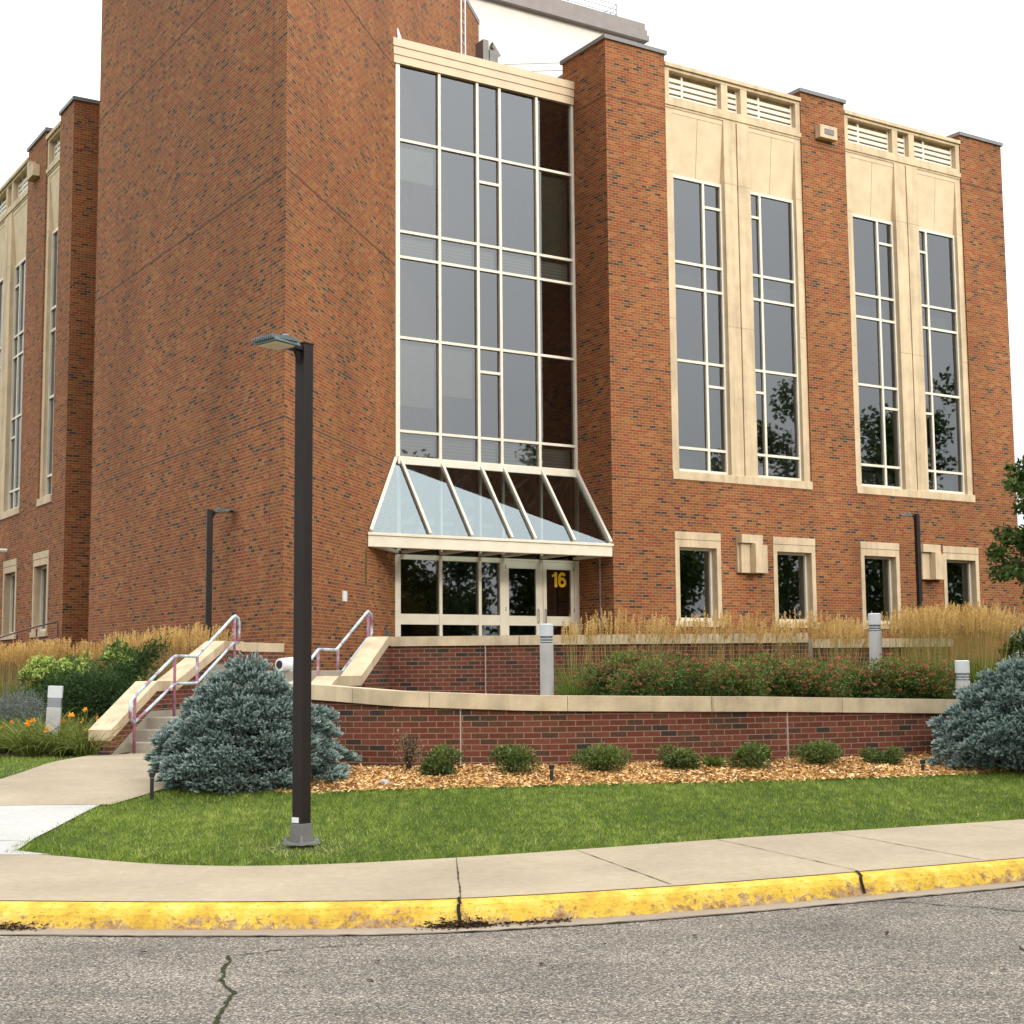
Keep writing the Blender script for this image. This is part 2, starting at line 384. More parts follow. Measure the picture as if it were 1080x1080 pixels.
def ribbons(base, d0, length, width, droop, seg=4, g=None):
    """arching ribbon blades -> quads (n*seg*4,3)"""
    g = g or rng; n = len(base); t = np.linspace(0, 1, seg + 1)
    d0 = unit(d0); hor = d0 * np.array([1, 1, 0]); length = np.broadcast_to(np.asarray(length, float), (n,)); droop = np.broadcast_to(np.asarray(droop, float), (n,))
    C = base[:, None, :] + d0[:, None, :] * (length[:, None] * t)[:, :, None]
    C[:, :, 2] -= (droop * length)[:, None] * t ** 2.2
    C += hor[:, None, :] * ((droop * length)[:, None] * t ** 2 * .35)[:, :, None]
    S = unit(np.cross(d0, rand_dir(n, g)))
    w = np.broadcast_to(np.asarray(width, float), (n,))[:, None] * (1 - t ** 2 * .92) * .5
    A = C - S[:, None, :] * w[:, :, None]; B = C + S[:, None, :] * w[:, :, None]
    q = np.stack([A[:, :-1], B[:, :-1], B[:, 1:], A[:, 1:]], 2)
    return q.reshape(-1, 3), C[:, -1], seg

def empty(name, loc=(0, 0, 0), rz=0., **kw):
    o = bpy.data.objects.new(name, None); COL.objects.link(o); o.location = loc; o.rotation_euler = (0, 0, rz); o.empty_display_size = .2
    return tag(o, **kw)
def tag(o, label=None, cat=None, group=None, kind=None):
    if label: o["label"] = label
    if cat: o["category"] = cat
    if group: o["group"] = group
    if kind: o["kind"] = kind
    return o
def copy_tree(o, parent=None):
    c = o.copy(); COL.objects.link(c); c.parent = parent
    for ch in list(o.children): copy_tree(ch, c)
    return c
def curve(pts, smooth=9):
    xs = np.array([p[0] for p in pts], float); ys = np.array([p[1] for p in pts], float)
    gx = np.linspace(xs[0], xs[-1], 801); gy = np.interp(gx, xs, ys); k = np.ones(2 * smooth + 1) / (2 * smooth + 1)
    gy = np.convolve(np.pad(gy, smooth, mode='reflect', reflect_type='odd'), k, 'valid')
    return lambda x: np.interp(x, gx, gy)

# ------------------------------------------------------------------ site lines (metres; x right, y away from the road, z up)
GUT = curve([(-30, 12.5), (-9, 10.4), (-6, 9.9), (-3.3, 9.60), (-2.05, 9.47), (-.6, 9.46), (.35, 9.72), (1.3, 10.08), (2.5, 10.64), (3.8, 11.27), (6, 12.35), (10, 14.3), (30, 24)], 6)
SBK = curve([(-30, 14.5), (-9, 12.6), (-6, 12.2), (-4.5, 12.15), (-3.72, 12.05), (-3.07, 11.53), (-2.28, 11.22), (-1.44, 11.26), (-.46, 11.58), (.51, 12.05), (1.73, 12.69), (4.69, 14.05), (10, 16.7), (30, 26.5)], 5)
BED = curve([(-6, 16.4), (-3.7, 16.2), (-2.7, 15.75), (-2.1, 15.5), (-.9, 15.65), (.6, 15.9), (2.7, 16.35), (4.5, 16.95), (6.2, 17.8), (9, 19.8), (20, 27)], 5)
LWL = curve([(-3.4, 18.6), (-2.4, 17.75), (-1.35, 17.4), (.2, 17.3), (1.8, 17.55), (3.6, 18.1), (5.6, 18.95), (7.5, 20.0), (10, 21.6)], 12)
LWZ = curve([(-3.4, 1.50), (-2.4, 1.455), (-1.35, 1.37), (.2, 1.308), (1.55, 1.284), (3.2, 1.254), (5.45, 1.188), (10, 1.06)], 12)
PR = lambda y: np.interp(y, [10, 14.6, 16.2, 19.9], [-4.12, -4.10, -3.75, -3.32])
PL = lambda y: np.interp(y, [10, 15.0, 17, 20.6], [-7.2, -6.8, -5.85, -5.78])
def front_z(x, y):
    return .15 + .31 * np.clip((y - SBK(x)) / (LWL(np.clip(x, -3.4, 10)) + np.clip(x - 10, 0, 99) * .6 - SBK(x)), 0, 1.0) + .004 * np.sin(x * 3.1 + y * 2.3)
def bed_z(x, y): return LWZ(np.clip(x, -3.4, 10)) - .13 - .03 * np.clip((2 - x) / 4, 0, 1) + np.clip(y - 24.6, 0, 40) * .032
def left_z(x, y): return .48 + np.clip(y - 20.6, 0, 40) * .055

def sheet(name, xs, y0, y1, n, zf, mat, **kw):
    mb = MB(); rows = []
    for x in xs:
        a, b = float(y0(x)), float(y1(x)); rows.append([(x, a + (b - a) * k / n) for k in range(n + 1)])
    vs = {}
    for i, r_ in enumerate(rows):
        for k, (x, y) in enumerate(r_): vs[i, k] = (x, y, float(zf(x, y)))
    for i in range(len(rows) - 1):
        for k in range(n): mb.quad(vs[i, k], vs[i + 1, k], vs[i + 1, k + 1], vs[i, k + 1])
    o = mb.build(name, mat); return tag(o, **kw)

# ground far out, road, gutter, kerb, pavement
mb = MB(); mb.quad((-2500, -2500, -.06), (2500, -2500, -.06), (2500, 2500, -.06), (-2500, 2500, -.06)); tag(mb.build("ground", 'field'), kind='structure')
xs = np.linspace(-30, 30, 161)
sheet("road", xs, lambda x: -9.0, lambda x: GUT(x) - .235, 6, lambda x, y: 0.0, 'asphalt', kind='structure')
sheet("gutter", xs, lambda x: GUT(x) - .245, lambda x: GUT(x) + .03, 2, lambda x, y: .005, 'gutter', kind='structure')
mb = MB(); prof = [(-.012, -.02), (0.0, .012), (.035, .085), (.065, .122), (.10, .140), (.19, .1475)]
arc = 0
xs2 = np.linspace(-30, 30, 601)
for i in range(len(xs2) - 1):
    xa, xb = xs2[i], xs2[i + 1]
    for k in range(len(prof) - 1):
        p, q = prof[k], prof[k + 1]
        w = .008 * mnoise.noise((xa * 2.3, k * .6, 0)); w2 = .008 * mnoise.noise((xb * 2.3, k * .6, 0))
        wq = .008 * mnoise.noise((xa * 2.3, (k + 1) * .6, 0)); wq2 = .008 * mnoise.noise((xb * 2.3, (k + 1) * .6, 0))
        mb.quad((xa, GUT(xa) + p[0] + w, p[1]), (xb, GUT(xb) + p[0] + w2, p[1]), (xb, GUT(xb) + q[0] + wq2, q[1]), (xa, GUT(xa) + q[0] + wq, q[1]),
                uv=[(xa, p[1] / .15), (xb, p[1] / .15), (xb, q[1] / .15), (xa, q[1] / .15)])
tag(mb.build("kerb", 'curb', smooth=True), kind='structure')
sheet("sidewalk", xs2, lambda x: GUT(x) + .165, lambda x: SBK(x), 3, lambda x, y: .1495 + .022 * np.clip((y - GUT(x)) / 2, 0, 1), 'concrete', kind='structure')
sheet("lawn", np.linspace(-30, 24, 217), lambda x: SBK(x) - .05, lambda x: max(LWL(np.clip(x, -3.4, 10)) + .1 + max(0, x - 10) * .6, 20.9 if x < -3.3 else 0), 14, lambda x, y: front_z(x, y) + (.004 if y > SBK(x) + .06 else -.05), 'lawn', kind='structure')
# joints in the pavement and kerb, cracks in the road
def strip(name, pts, w, mat, z, **kw):
    mb = MB()
    P = [Vector((p[0], p[1], 0)) for p in pts]
    sides = []
    for i, p in enumerate(P):
        d = (P[min(i + 1, len(P) - 1)] - P[max(i - 1, 0)]).normalized(); s_ = Vector((-d.y, d.x, 0))
        ww = w * (.35 + 1.7 * abs(mnoise.noise((p.x * 9, p.y * 11, 3)))) if kw.get('kind') != 'x' else w
        sides.append((p - s_ * ww / 2, p + s_ * ww / 2))
    for i in range(len(P) - 1):
        a, b = sides[i], sides[i + 1]; f = lambda q: (q.x, q.y, z(q.x, q.y))
        mb.quad(f(a[0]), f(a[1]), f(b[1]), f(b[0]))
    return tag(mb.build(name, mat), **kw)
def wig(a, b, n=24, amp=.02, sd=0):
    o = []
    for i in range(n + 1):
        t = i / n; x = a[0] + (b[0] - a[0]) * t; y = a[1] + (b[1] - a[1]) * t
        w = sum(mnoise.noise((t * f_ + sd, sd * 1.7, f_)) / q_ for f_, q_ in ((2.3, 1), (6.1, 2.2), (17, 4.5)))
        o.append((x + amp * w, y + amp * .5 * mnoise.noise((t * 9 + sd, 9, sd))))
    return o
swz = lambda x, y: .1495 + .022 * min(1, max(0, (y - GUT(x)) / 2)) + .004
for nm, a, b in (("j", (-.45, 11.55), (-.35, 9.66)), ("j", (.49, 11.98), (1.05, 10.20)), ("j", (1.70, 12.62), (2.44, 10.83)), ("j", (4.05, 13.7), (5.2, 12.2)), ("j", (2.75, 13.12), (3.5, 11.35))):
    strip("sidewalk_joint", wig(a, b, 20, .006), .011, 'jointfill', swz, kind='structure')
rz_ = lambda x, y: .005
strip("road_crack", wig((-1.66, 8.62), (-1.36, 6.9), 70, .075, 3), .027, 'moss', rz_, kind='structure')
strip("road_crack", wig((2.45, 10.36), (4.6, 9.3), 60, .16, 5), .022, 'crack', rz_, kind='structure')
strip("road_crack", wig((2.9, 8.7), (3.1, 7.4), 50, .12, 8), .020, 'crack', rz_, kind='structure')
strip("road_crack", wig((-1.66, 8.62), (-.9, 8.95), 20, .1, 11), .012, 'crack', rz_, kind='structure')
strip("gutter_seam", [(x, GUT(x) - .24 + .012 * mnoise.noise((x * 3, 0, 0))) for x in np.linspace(-6, 6, 160)], .022, 'crack', lambda x, y: .0095, kind='structure')
for x in (-.36, 2.44):                                  # open joints through the kerb
    mb = MB()
    for k in range(1, len(prof) - 1):
        p, q = prof[k], prof[k + 1]; w = .011
        dx = .012 * (k % 2)
        mb.quad((x - w + dx, GUT(x) + p[0] - .009, p[1] + .009), (x + w + dx, GUT(x) + p[0] - .009, p[1] + .009), (x + w, GUT(x) + q[0] - .009, q[1] + .009), (x - w, GUT(x) + q[0] - .009, q[1] + .009))
    tag(mb.build("kerb_joint", 'crack'), kind='structure')

# path to the stairs
sheetY = lambda name, ys, x0, x1, zf, mat: None
def sheet_y(name, ys, x0, x1, n, zf, mat, **kw):
    mb = MB(); vs = {}
    for i, y in enumerate(ys):
        for k in range(n + 1):
            x = float(x0(y)) + (float(x1(y)) - float(x0(y))) * k / n; vs[i, k] = (x, y, float(zf(x, y)))
    for i in range(len(ys) - 1):
        for k in range(n): mb.quad(vs[i, k], vs[i, k + 1], vs[i + 1, k + 1], vs[i + 1, k])
    return tag(mb.build(name, mat), **kw)
pz = lambda x, y: front_z(x, y) + .022 + .02 * np.clip((y - 15) / 4, 0, 1)
sheet_y("path_slab", np.linspace(12.02, 14.93, 14), lambda y: -12.0, lambda y: -4.12 + (.42 if y < 12.2 else .1 * max(0, 12.9 - y)), 12, pz, 'concrete_new', kind='structure')
sheet_y("path", np.linspace(14.945, 20.95, 26), PL, PR, 8, pz, 'concrete', kind='structure')
strip("path_joint", [(-9, 12.55), (-5.2, 12.95), (-4.15, 12.72)], .012, 'crack', lambda x, y: pz(x, y) + .004, kind='structure')

# mulch bed in front of the low wall
MULCH_Z = lambda x, y: front_z(x, y) + .015 + .03 * np.clip((y - BED(x)) / .5, 0, 1) + .016 * mnoise.noise((x * 2.2, y * 2.2, 0))
sheet("mulch_bed", np.linspace(-3.7, 12, 126), BED, lambda x: LWL(np.clip(x, -3.4, 10)) + .05 + max(0, x - 10) * .6, 12, MULCH_Z, 'mulchbase', kind='structure')
# planting beds behind the walls
sheet("planting_bed", np.linspace(-2.9, 20, 80), lambda x: LWL(np.clip(x, -3.4, 10)) + .22 + max(0, x - 10) * .5, lambda x: 50, 40, lambda x, y: bed_z(x, y) + .02 * mnoise.noise((x * 2, y * 2, 0)), 'soil', kind='structure')
sheet("flower_bed", np.linspace(-30, -5.35, 60), lambda x: 20.55, lambda x: 60, 40, lambda x, y: left_z(x, y) + .015, 'soil', kind='structure')

# ------------------------------------------------------------------ the brick building (u along the main front, v into it)
A = R(32.526); EU = (math.cos(A), math.sin(A)); EV = (-math.sin(A), math.cos(A))
def W(u, v, z=0): return (u * EU[0] + v * EV[0], u * EU[1] + v * EV[1], z)
BO = (20.84, 28.235, 2.08)
bld = empty("brick_building", W(*BO), A, label="large brown brick building with cream stone window bays and a glazed entrance", cat="building")
def B(mb, name, mat, parent=None, **kw): return mb.build(name, mat, parent or bld, off=BO, **kw)

S2 = math.sqrt(.5)
Tu, Tv = 10.854, 24.745
mb = MB()
tower_pts = [(Tu, Tv), (Tu + 15.29 * S2, Tv + 15.29 * S2), (16.2, 41.0), (Tu, 36.55)]
mb.prism(tower_pts, 0.0, 20.46); B(mb, "stair_tower", 'brick')
mb = MB()
c0 = (16.0, 34.5)
mb.prism([(c0[0] + (p[0] - c0[0]) * 1.006, c0[1] + (p[1] - c0[1]) * 1.006) for p in tower_pts], 20.46, 20.60); B(mb, "coping", 'coping')
for z in (6.26, 10.965, 15.70):
    mb = MB()
    mb.box(Tu - .004, Tu, Tv, 36.55, z - .012, z + .012)
    n = Vector((S2, -S2, 0)); mb.hexa([(Tu, Tv, z - .012), (Tu + .003, Tv - .003, z - .012), (Tu + 15.2 * S2 + .003, Tv + 15.2 * S2 - .003, z - .012), (Tu + 15.2 * S2, Tv + 15.2 * S2, z - .012),
                                     (Tu, Tv, z + .012), (Tu + .003, Tv - .003, z + .012), (Tu + 15.2 * S2 + .003, Tv + 15.2 * S2 - .003, z + .012), (Tu + 15.2 * S2, Tv + 15.2 * S2, z + .012)])
    B(mb, "shelf_joint", 'sealant')
mb = MB(); mb.box(Tu - .003, Tu, Tv + .62, Tv + .63, 1.0, 20.4); B(mb, "control_joint", 'sealant')

def panes(mb, fq, us, zs_, g=np.random.default_rng(31)):
    """each light of glass sits a hair out of plane, as real glazing does"""
    for i in range(len(us) - 1):
        for j in range(len(zs_) - 1):
            t0, t1 = g.normal(0, .0022), g.normal(0, .0022); fq(mb, us[i], us[i + 1], zs_[j], zs_[j + 1], t0, t1)
class Map:
    """s along a front, d into the building, z up -> building u,v,z"""
    def __init__(s, kind): s.k = kind
    def __call__(s, a, d, z): return (a, 28.235 + d, z) if s.k == 'M' else (10.86 + d, a, z)
    def box(s, mb, a0, a1, d0, d1, z0, z1):
        if s.k == 'M': mb.box(a0, a1, 28.235 + d0, 28.235 + d1, z0, z1)
        else: mb.box(10.86 + d0, 10.86 + d1, a0, a1, z0, z1)
    def quad(s, mb, a0, a1, d, z0, z1):
        if s.k == 'M': mb.quad(s(a0, d, z0), s(a1, d, z0), s(a1, d, z1), s(a0, d, z1))
        else: mb.quad(s(a1, d, z0), s(a0, d, z0), s(a0, d, z1), s(a1, d, z1))
    def tq(s, mb, a0, a1, z0, z1, d, t0, t1):
        w = a1 - a0; h = z1 - z0; P = [s(a0, d, z0), s(a1, d + t0 * w, z0), s(a1, d + t0 * w + t1 * h, z1), s(a0, d + t1 * h, z1)]
        if s.k != 'M': P = [s(a1, d + t0 * w, z0), s(a0, d, z0), s(a0, d + t1 * h, z1), s(a1, d + t0 * w + t1 * h, z1)]
        mb.quad(*P)
    def wedge(s, mb, a0, a1, db, dt, z0, z1, back):
        P = [s(a0, db, z0), s(a1, db, z0), s(a1, back, z0), s(a0, back, z0), s(a0, dt, z1), s(a1, dt, z1), s(a1, back, z1), s(a0, back, z1)]
        if s.k != 'M': P = [P[1], P[0], P[3], P[2], P[5], P[4], P[7], P[6]]
        mb.hexa(P)
FM, FL = Map('M'), Map('L')
def wall_holes(fm, name, a0, a1, z0, z1, holes):
    mb = MB(); As = sorted({a0, a1, *[h[i] for h in holes for i in (0, 1)]}); Zs = sorted({z0, z1, *[h[i] for h in holes for i in (2, 3)]})
    for i in range(len(As) - 1):
        for j in range(len(Zs) - 1):
            ca, cz = (As[i] + As[i + 1]) / 2, (Zs[j] + Zs[j + 1]) / 2
            if any(h[0] < ca < h[1] and h[2] < cz < h[3] for h in holes): continue
            fm.quad(mb, As[i], As[i + 1], 0, Zs[j], Zs[j + 1])
    return mb

def tall_window(fm, a0, a1, mull, flip):
    """mull: position of the vertical bar; flip: the narrow side comes first"""
    d = .20
    zs = [6.50, 7.07, 9.28, 11.17, 11.81, 14.02]
    fr = MB(); w = .035
    fm.box(fr, a0, a0 + .06, d - .05, d + .07, 6.46, 14.06); fm.box(fr, a1 - .06, a1, d - .05, d + .07, 6.46, 14.06)
    fm.box(fr, mull - w, mull + w, d - .048, d + .068, 6.46, 14.06)
    for z in (6.50, 14.02): fm.box(fr, a0 + .06, a1 - .06, d - .046, d + .066, z - .04, z + .04)
    for z in zs[1:-1]: fm.box(fr, a0 + .06, a1 - .06, d - .044, d + .064, z - .033, z + .033)
    n0, n1 = (a0 + .06, mull - w) if flip else (mull + w, a1 - .06)
    for z in (8.70, 13.37): fm.box(fr, n0, n1, d - .042, d + .062, z - .033, z + .033)
    o = B(fr, "window", 'frame_white')
    g = MB(); panes(g, lambda m_, p, q, z0, z1, t0, t1: fm.tq(m_, p, q, z0, z1, d + .01, t0, t1), [a0 + .03, mull, a1 - .03], zs); B(g, "pane", 'glass', o)
    return o

def bay(fm, s0, s1, wins, sign=1):
    """stone window bay between piers; wins: [(a0,a1,mull,flip)]"""
    zb, zt = 6.24, 15.74
    mb = MB()
    edges = [s0] + [e for w in wins for e in w[:2]] + [s1]
    for k in range(0, len(edges), 2):
        a0, a1 = edges[k], edges[k + 1]
        if k in (0, len(edges) - 2) or a1 - a0 < .5:
            fm.box(mb, a0, a1, .05, .42, 6.45, zt)
        else:
            m = (a0 + a1) / 2
            fm.box(mb, a0, m - .022, .02, .42, 6.45, zt); fm.box(mb, m + .022, a1, .02, .42, 6.45, zt); fm.box(mb, m - .022, m + .022, .07, .42, 6.45, zt)
    B(mb, "stone_mullion", 'stone')
    for k in range(0, len(edges), 2):
        for z in (14.07, 10.30):
            jn = MB(); fm.box(jn, edges[k], edges[k + 1], .017 if 0 < k < len(edges) - 2 and edges[k + 1] - edges[k] > .5 else .047, .06, z - .006, z + .006); B(jn, "stone_joint", 'stone_joint')
    mb = MB(); fm.box(mb, s0, s1, -.03, .42, 6.24, 6.45); B(mb, "window_sill", 'stone', bevel=.01)
    mb = MB()
    for a0, a1, m, fl in wins:
        for b0, b1 in ((a0, (a0 + a1) / 2 - .006), ((a0 + a1) / 2 + .006, a1)): fm.wedge(mb, b0, b1, .19, .06, 14.08, zt - .12, .42)
        fm.box(mb, a0, a1, .05, .42, zt - .12, zt)
    B(mb, "stone_panel", 'stone_plain')
    for w in wins: tall_window(fm, *w)
    # frieze with three pierced openings
    Lb = s1 - s0; mb = MB()
    fm.box(mb, s0, s1, .03, .5, 15.74, 15.80); fm.box(mb, s0, s1, .0, .5, 15.80, 15.915); fm.box(mb, s0, s1, .035, .5, 15.915, 16.03)
    fm.box(mb, s0, s1, .03, .5, 16.72, 16.80); fm.box(mb, s0, s1, -.03, .5, 16.80, 16.90)
    ops = [(.035, .405), (.452, .548), (.595, .965)] if Lb > 3 else [(.1, .9)]
    e = [0] + [x for o_ in ops for x in o_] + [1]
    for k in range(0, len(e), 2): fm.box(mb, s0 + Lb * e[k], s0 + Lb * e[k + 1], .035, .5, 16.03, 16.72)
    fm.box(mb, s0, s1, .275, .5, 16.03, 16.72)
    B(mb, "frieze", 'stone')
    mb = MB()
    for (o0, o1) in ops:
        p0, p1 = s0 + Lb * o0, s0 + Lb * o1
        for k in range(4): z = 16.05 + k * .15; fm.box(mb, p0, p1, .18, .24, z, z + .095)
        if p1 - p0 > .8:
            m = p0 + (p1 - p0) * (.31 if sign > 0 else .69); fm.box(mb, m - .03, m + .03, .176, .236, 16.03, 16.72)
        fm.box(mb, p0, p0 + .04, .178, .238, 16.03, 16.72); fm.box(mb, p1 - .04, p1, .178, .238, 16.03, 16.72)
    B(mb, "frieze_grille", 'frame_white')

def low_window(fm, a0, a1, z0=2.62, z1=4.95):
    mb = MB(); d = .22
    fm.box(mb, a0, a1, -.03, .42, z1 - .185, z1); fm.box(mb, a0, a1, -.022, .42, z1 - .375, z1 - .195)
    fm.box(mb, a0, a0 + .13, -.022, .42, z0 + .14, z1 - .375); fm.box(mb, a1 - .13, a1, -.022, .42, z0 + .14, z1 - .375)
    fm.box(mb, a0 - .06, a1 + .06, -.06, .42, z0, z0 + .14)
    o = B(mb, "window", 'stone')
    fr = MB(); b0, b1, t0, t1 = a0 + .13, a1 - .13, z0 + .14, z1 - .375
    fm.box(fr, b0, b0 + .06, d - .05, d + .05, t0, t1); fm.box(fr, b1 - .06, b1, d - .05, d + .05, t0, t1)
    fm.box(fr, b0 + .06, b1 - .06, d - .048, d + .048, t1 - .06, t1); fm.box(fr, b0 + .06, b1 - .06, d - .048, d + .048, t0, t0 + .09)
    B(fr, "frame", 'frame', o)
    g = MB(); fm.quad(g, b0 + .03, b1 - .03, d + .012, t0 + .03, t1 - .03); B(g, "pane", 'glass', o)

# low link at the right-hand end
mb = MB(); mb.box(35.475, 42, 28.9, 40, .5, 5.55); B(mb, "link_wing", 'brick')
mb = MB(); mb.box(35.478, 42.1, 28.85, 40.1, 5.552, 5.70); B(mb, "coping", 'stone')
# main front
lows = [(22.71, 24.16), (25.91, 27.37), (29.03, 30.49), (32.23, 33.69)]
bays = [(22.70, 27.35), (28.98, 33.66)]
holes = [(a, b, 6.24, 17.07) for a, b in bays] + [(a, b, 2.62, 4.95) for a, b in lows]
mb = wall_holes(FM, "facade", 20.84, 35.47, 0.5, 17.07, holes)
# sides of the piers and the return walls
mb.quad((20.84, 30.08, 0.5), (20.84, 28.235, 0.5), (20.84, 28.235, 17.07), (20.84, 30.08, 17.07))
mb.quad((35.47, 28.235, .5), (35.47, 52, .5), (35.47, 52, 17.07), (35.47, 28.235, 17.07))
for a in (22.70, 27.35, 28.98, 33.66):
    s_ = -1 if a in (27.35, 33.66) else 1
    pts = [(a, 28.235, 16.9), (a, 30.08, 16.9), (a, 30.08, 17.07), (a, 28.235, 17.07)]
    mb.poly(pts if s_ > 0 else pts[::-1])
    pts = [(a, 28.235, 6.24), (a, 28.7, 6.24), (a, 28.7, 17.0), (a, 28.235, 17.0)]
    mb.poly(pts if s_ > 0 else pts[::-1])
mb.quad((22.7, 30.08, 15), (20.84, 30.08, 15), (20.84, 30.08, 17.07), (22.7, 30.08, 17.07))
B(mb, "facade_wall", 'brick')
for i, (a, b) in enumerate(((20.84, 22.70), (27.35, 28.98), (33.66, 35.47))):
    mb = MB(); mb.box(a - .05, b + .05, 28.18, 30.13 if i != 2 else 52, 17.07, 17.17); B(mb, "coping", 'coping')
    mb = MB(); mb.box(a, b, 28.231, 28.235, 15.62, 15.642); B(mb, "shelf_joint", 'sealant')
    mb = MB(); mb.box(a, b, 28.231, 28.235, 6.19, 6.203); B(mb, "shelf_joint", 'sealant')
mb = MB(); mb.box(20.836, 20.84, 28.235, 29.6, 15.62, 15.642); B(mb, "shelf_joint", 'sealant')
for (a, b) in bays:
    L_ = b - a
    bay(FM, a, b, [(a + .25, a + 1.92, a + 1.30, False), (b - 1.85, b - .22, b - 1.42, True)])
for a, b in lows: low_window(FM, a, b)
# stepped stone lamp boxes between the lower windows
for a in (24.67, 31.20):
    mb = MB()
    FM.box(mb, a, a + .70, -.06, .02, 3.99, 4.94); FM.box(mb, a, a + .70, -.24, -.06, 4.73, 4.945)
    FM.box(mb, a + .36, a + .60, -.34, -.06, 3.98, 4.725); FM.box(mb, a + .06, a + .36, -.14, -.06, 3.985, 4.725); FM.box(mb, a + .60, a + .88, -.20, .01, 3.99, 4.70)
    B(mb, "wall_lamp", 'stone', bevel=.006)
# security horn on the middle pier
mb = MB(); FM.box(mb, 27.86, 28.50, -.20, .0, 15.86, 16.22); o = B(mb, "wall_vent", 'stone', bevel=.01)
mb = MB(); FM.box(mb, 28.02, 28.36, -.215, -.205, 15.97, 16.12); B(mb, "grille", 'coping', o)
# conduit beside the entrance
mb = MB(); mb.tube([(20.825, 28.75, 2.75), (20.825, 28.75, 4.25)], .018, 6); mb.box(20.78, 20.84, 28.70, 28.80, 2.62, 2.80); B(mb, "conduit", 'galv')

# curtain wall over the entrance
V = 29.70; U0, U1 = 15.82, 20.84; mulls = [16.94, 18.00, 18.64, 19.73]
zs = [6.47, 7.09, 9.28, 11.19, 11.80, 14.0, 15.83]
mb = MB(); w = .035
mb.box(U0 - .06, U0 + .05, V - .07, V + .08, 6.47, 15.83); mb.box(U1 - .07, U1 - .003, V - .07, V + .08, 6.47, 15.83)
for u in mulls: mb.box(u - w, u + w, V - .068, V + .078, 6.47, 15.83)
ed = [U0 + .05] + [x for m in mulls for x in (m - w, m + w)] + [U1 - .07]
for z in zs[1:-1]:
    for k in range(0, len(ed), 2): mb.box(ed[k], ed[k + 1], V - .06, V + .07, z - .031, z + .031)
for z in (13.36, 8.69): mb.box(mulls[1] + w, mulls[2] - w, V - .058, V + .068, z - .033, z + .033)
mb.box(U0, U1 - .003, V - .11, V + .09, 6.40, 6.50)
cw = B(mb, "curtain_wall", 'frame_white')
g = MB(); panes(g, lambda m_, p, q, z0, z1, t0, t1: FM.tq(m_, p, q, z0, z1, V - 28.235, t0, t1), [U0] + mulls + [U1], zs); B(g, "pane", 'glass', cw)
for z0, z1 in ((11.22, 11.77), (6.50, 7.06)):
    for k in range(0, len(ed), 2): g = MB(); g.box(ed[k] + .03, ed[k + 1] - .03, V + .14, V + .17, z0, z1); B(g, "blind", 'blind', cw)
g = MB(); g.box(ed[0] + .02, ed[1] - .02, V + .14, V + .16, 7.72, 9.25); B(g, "roller_shade", 'shade', cw); g = MB(); g.box(ed[2] + .02, ed[3] - .02, V + .14, V + .16, 8.05, 9.25); B(g, "roller_shade", 'shade', cw)
g = MB(); g.box(ed[8] + .02, ed[9] - .02, V + .14, V + .16, 11.85, 13.95); B(g, "roller_shade", 'olive_shade', cw)
g = MB(); g.box(ed[0] + .02, ed[1] - .02, V + .14, V + .16, 13.1, 13.95); B(g, "roller_shade", 'shade', cw)
mb = MB()
for k, (z0, z1, dv) in enumerate(((15.83, 16.02, .02), (16.032, 16.215, .0), (16.227, 16.42, -.02))): mb.box(U0 - .35, U1 - .004, V - .13 + dv, V + .6, z0, z1)
mb.box(U0 - .35, U1 - .004, V - .10, V + .5, 16.0, 16.25); B(mb, "roof_fascia", 'fascia')
mb = MB(); mb.box(U0 - 1.2, U1, V + .3, 36, 16.0, 16.2); B(mb, "lower_roof", 'roof_metal')
mb = MB(); mb.quad((15.9, 29.78, 16.42), (16.4, 30.24, 16.42), (15.9, 29.76, 16.75), (15.85, 29.72, 16.75)); B(mb, "flashing", 'white')

# entrance storefront
F = 2.08; mb = MB()
mb.box(U0 - .10, U0 + .07, V - .06, V + .08, F, 4.25)
for u in mulls[:2]: mb.box(u - .04, u + .04, V - .058, V + .078, F, 4.25)
mb.box(mulls[2] - .09, mulls[2] + .06, V - .058, V + .078, F, 4.25); mb.box(mulls[3] - .05, mulls[3] + .05, V - .03, V + .07, F, 4.25); mb.box(U1 - .14, U1 - .003, V - .06, V + .08, F, 4.25)
sg = [U0 + .07, mulls[0] - .04, mulls[0] + .04, mulls[1] - .04, mulls[1] + .04, mulls[2] - .09]
for k in (0, 2, 4):
    for z0, z1 in ((F, 2.16), (2.66, 2.90), (4.14, 4.25)): mb.box(sg[k], sg[k + 1], V - .05, V + .07, z0, z1)
mb.box(mulls[2] + .06, U1 - .14, V - .05, V + .07, 4.20, 4.25)
st = B(mb, "entrance_front", 'frame')
g = MB(); panes(g, lambda m_, p, q, z0, z1, t0, t1: FM.tq(m_, p, q, z0, z1, V + .01 - 28.235, t0, t1), [U0] + mulls[:3], [F, 2.78, 4.2]); B(g, "pane", 'glass', st)
g = MB(); g.quad((U0, V + .02, 4.25), (U1, V + .02, 4.25), (U1, V + .02, 6.42), (U0, V + .02, 6.42)); B(g, "transom_pane", 'glass', st)
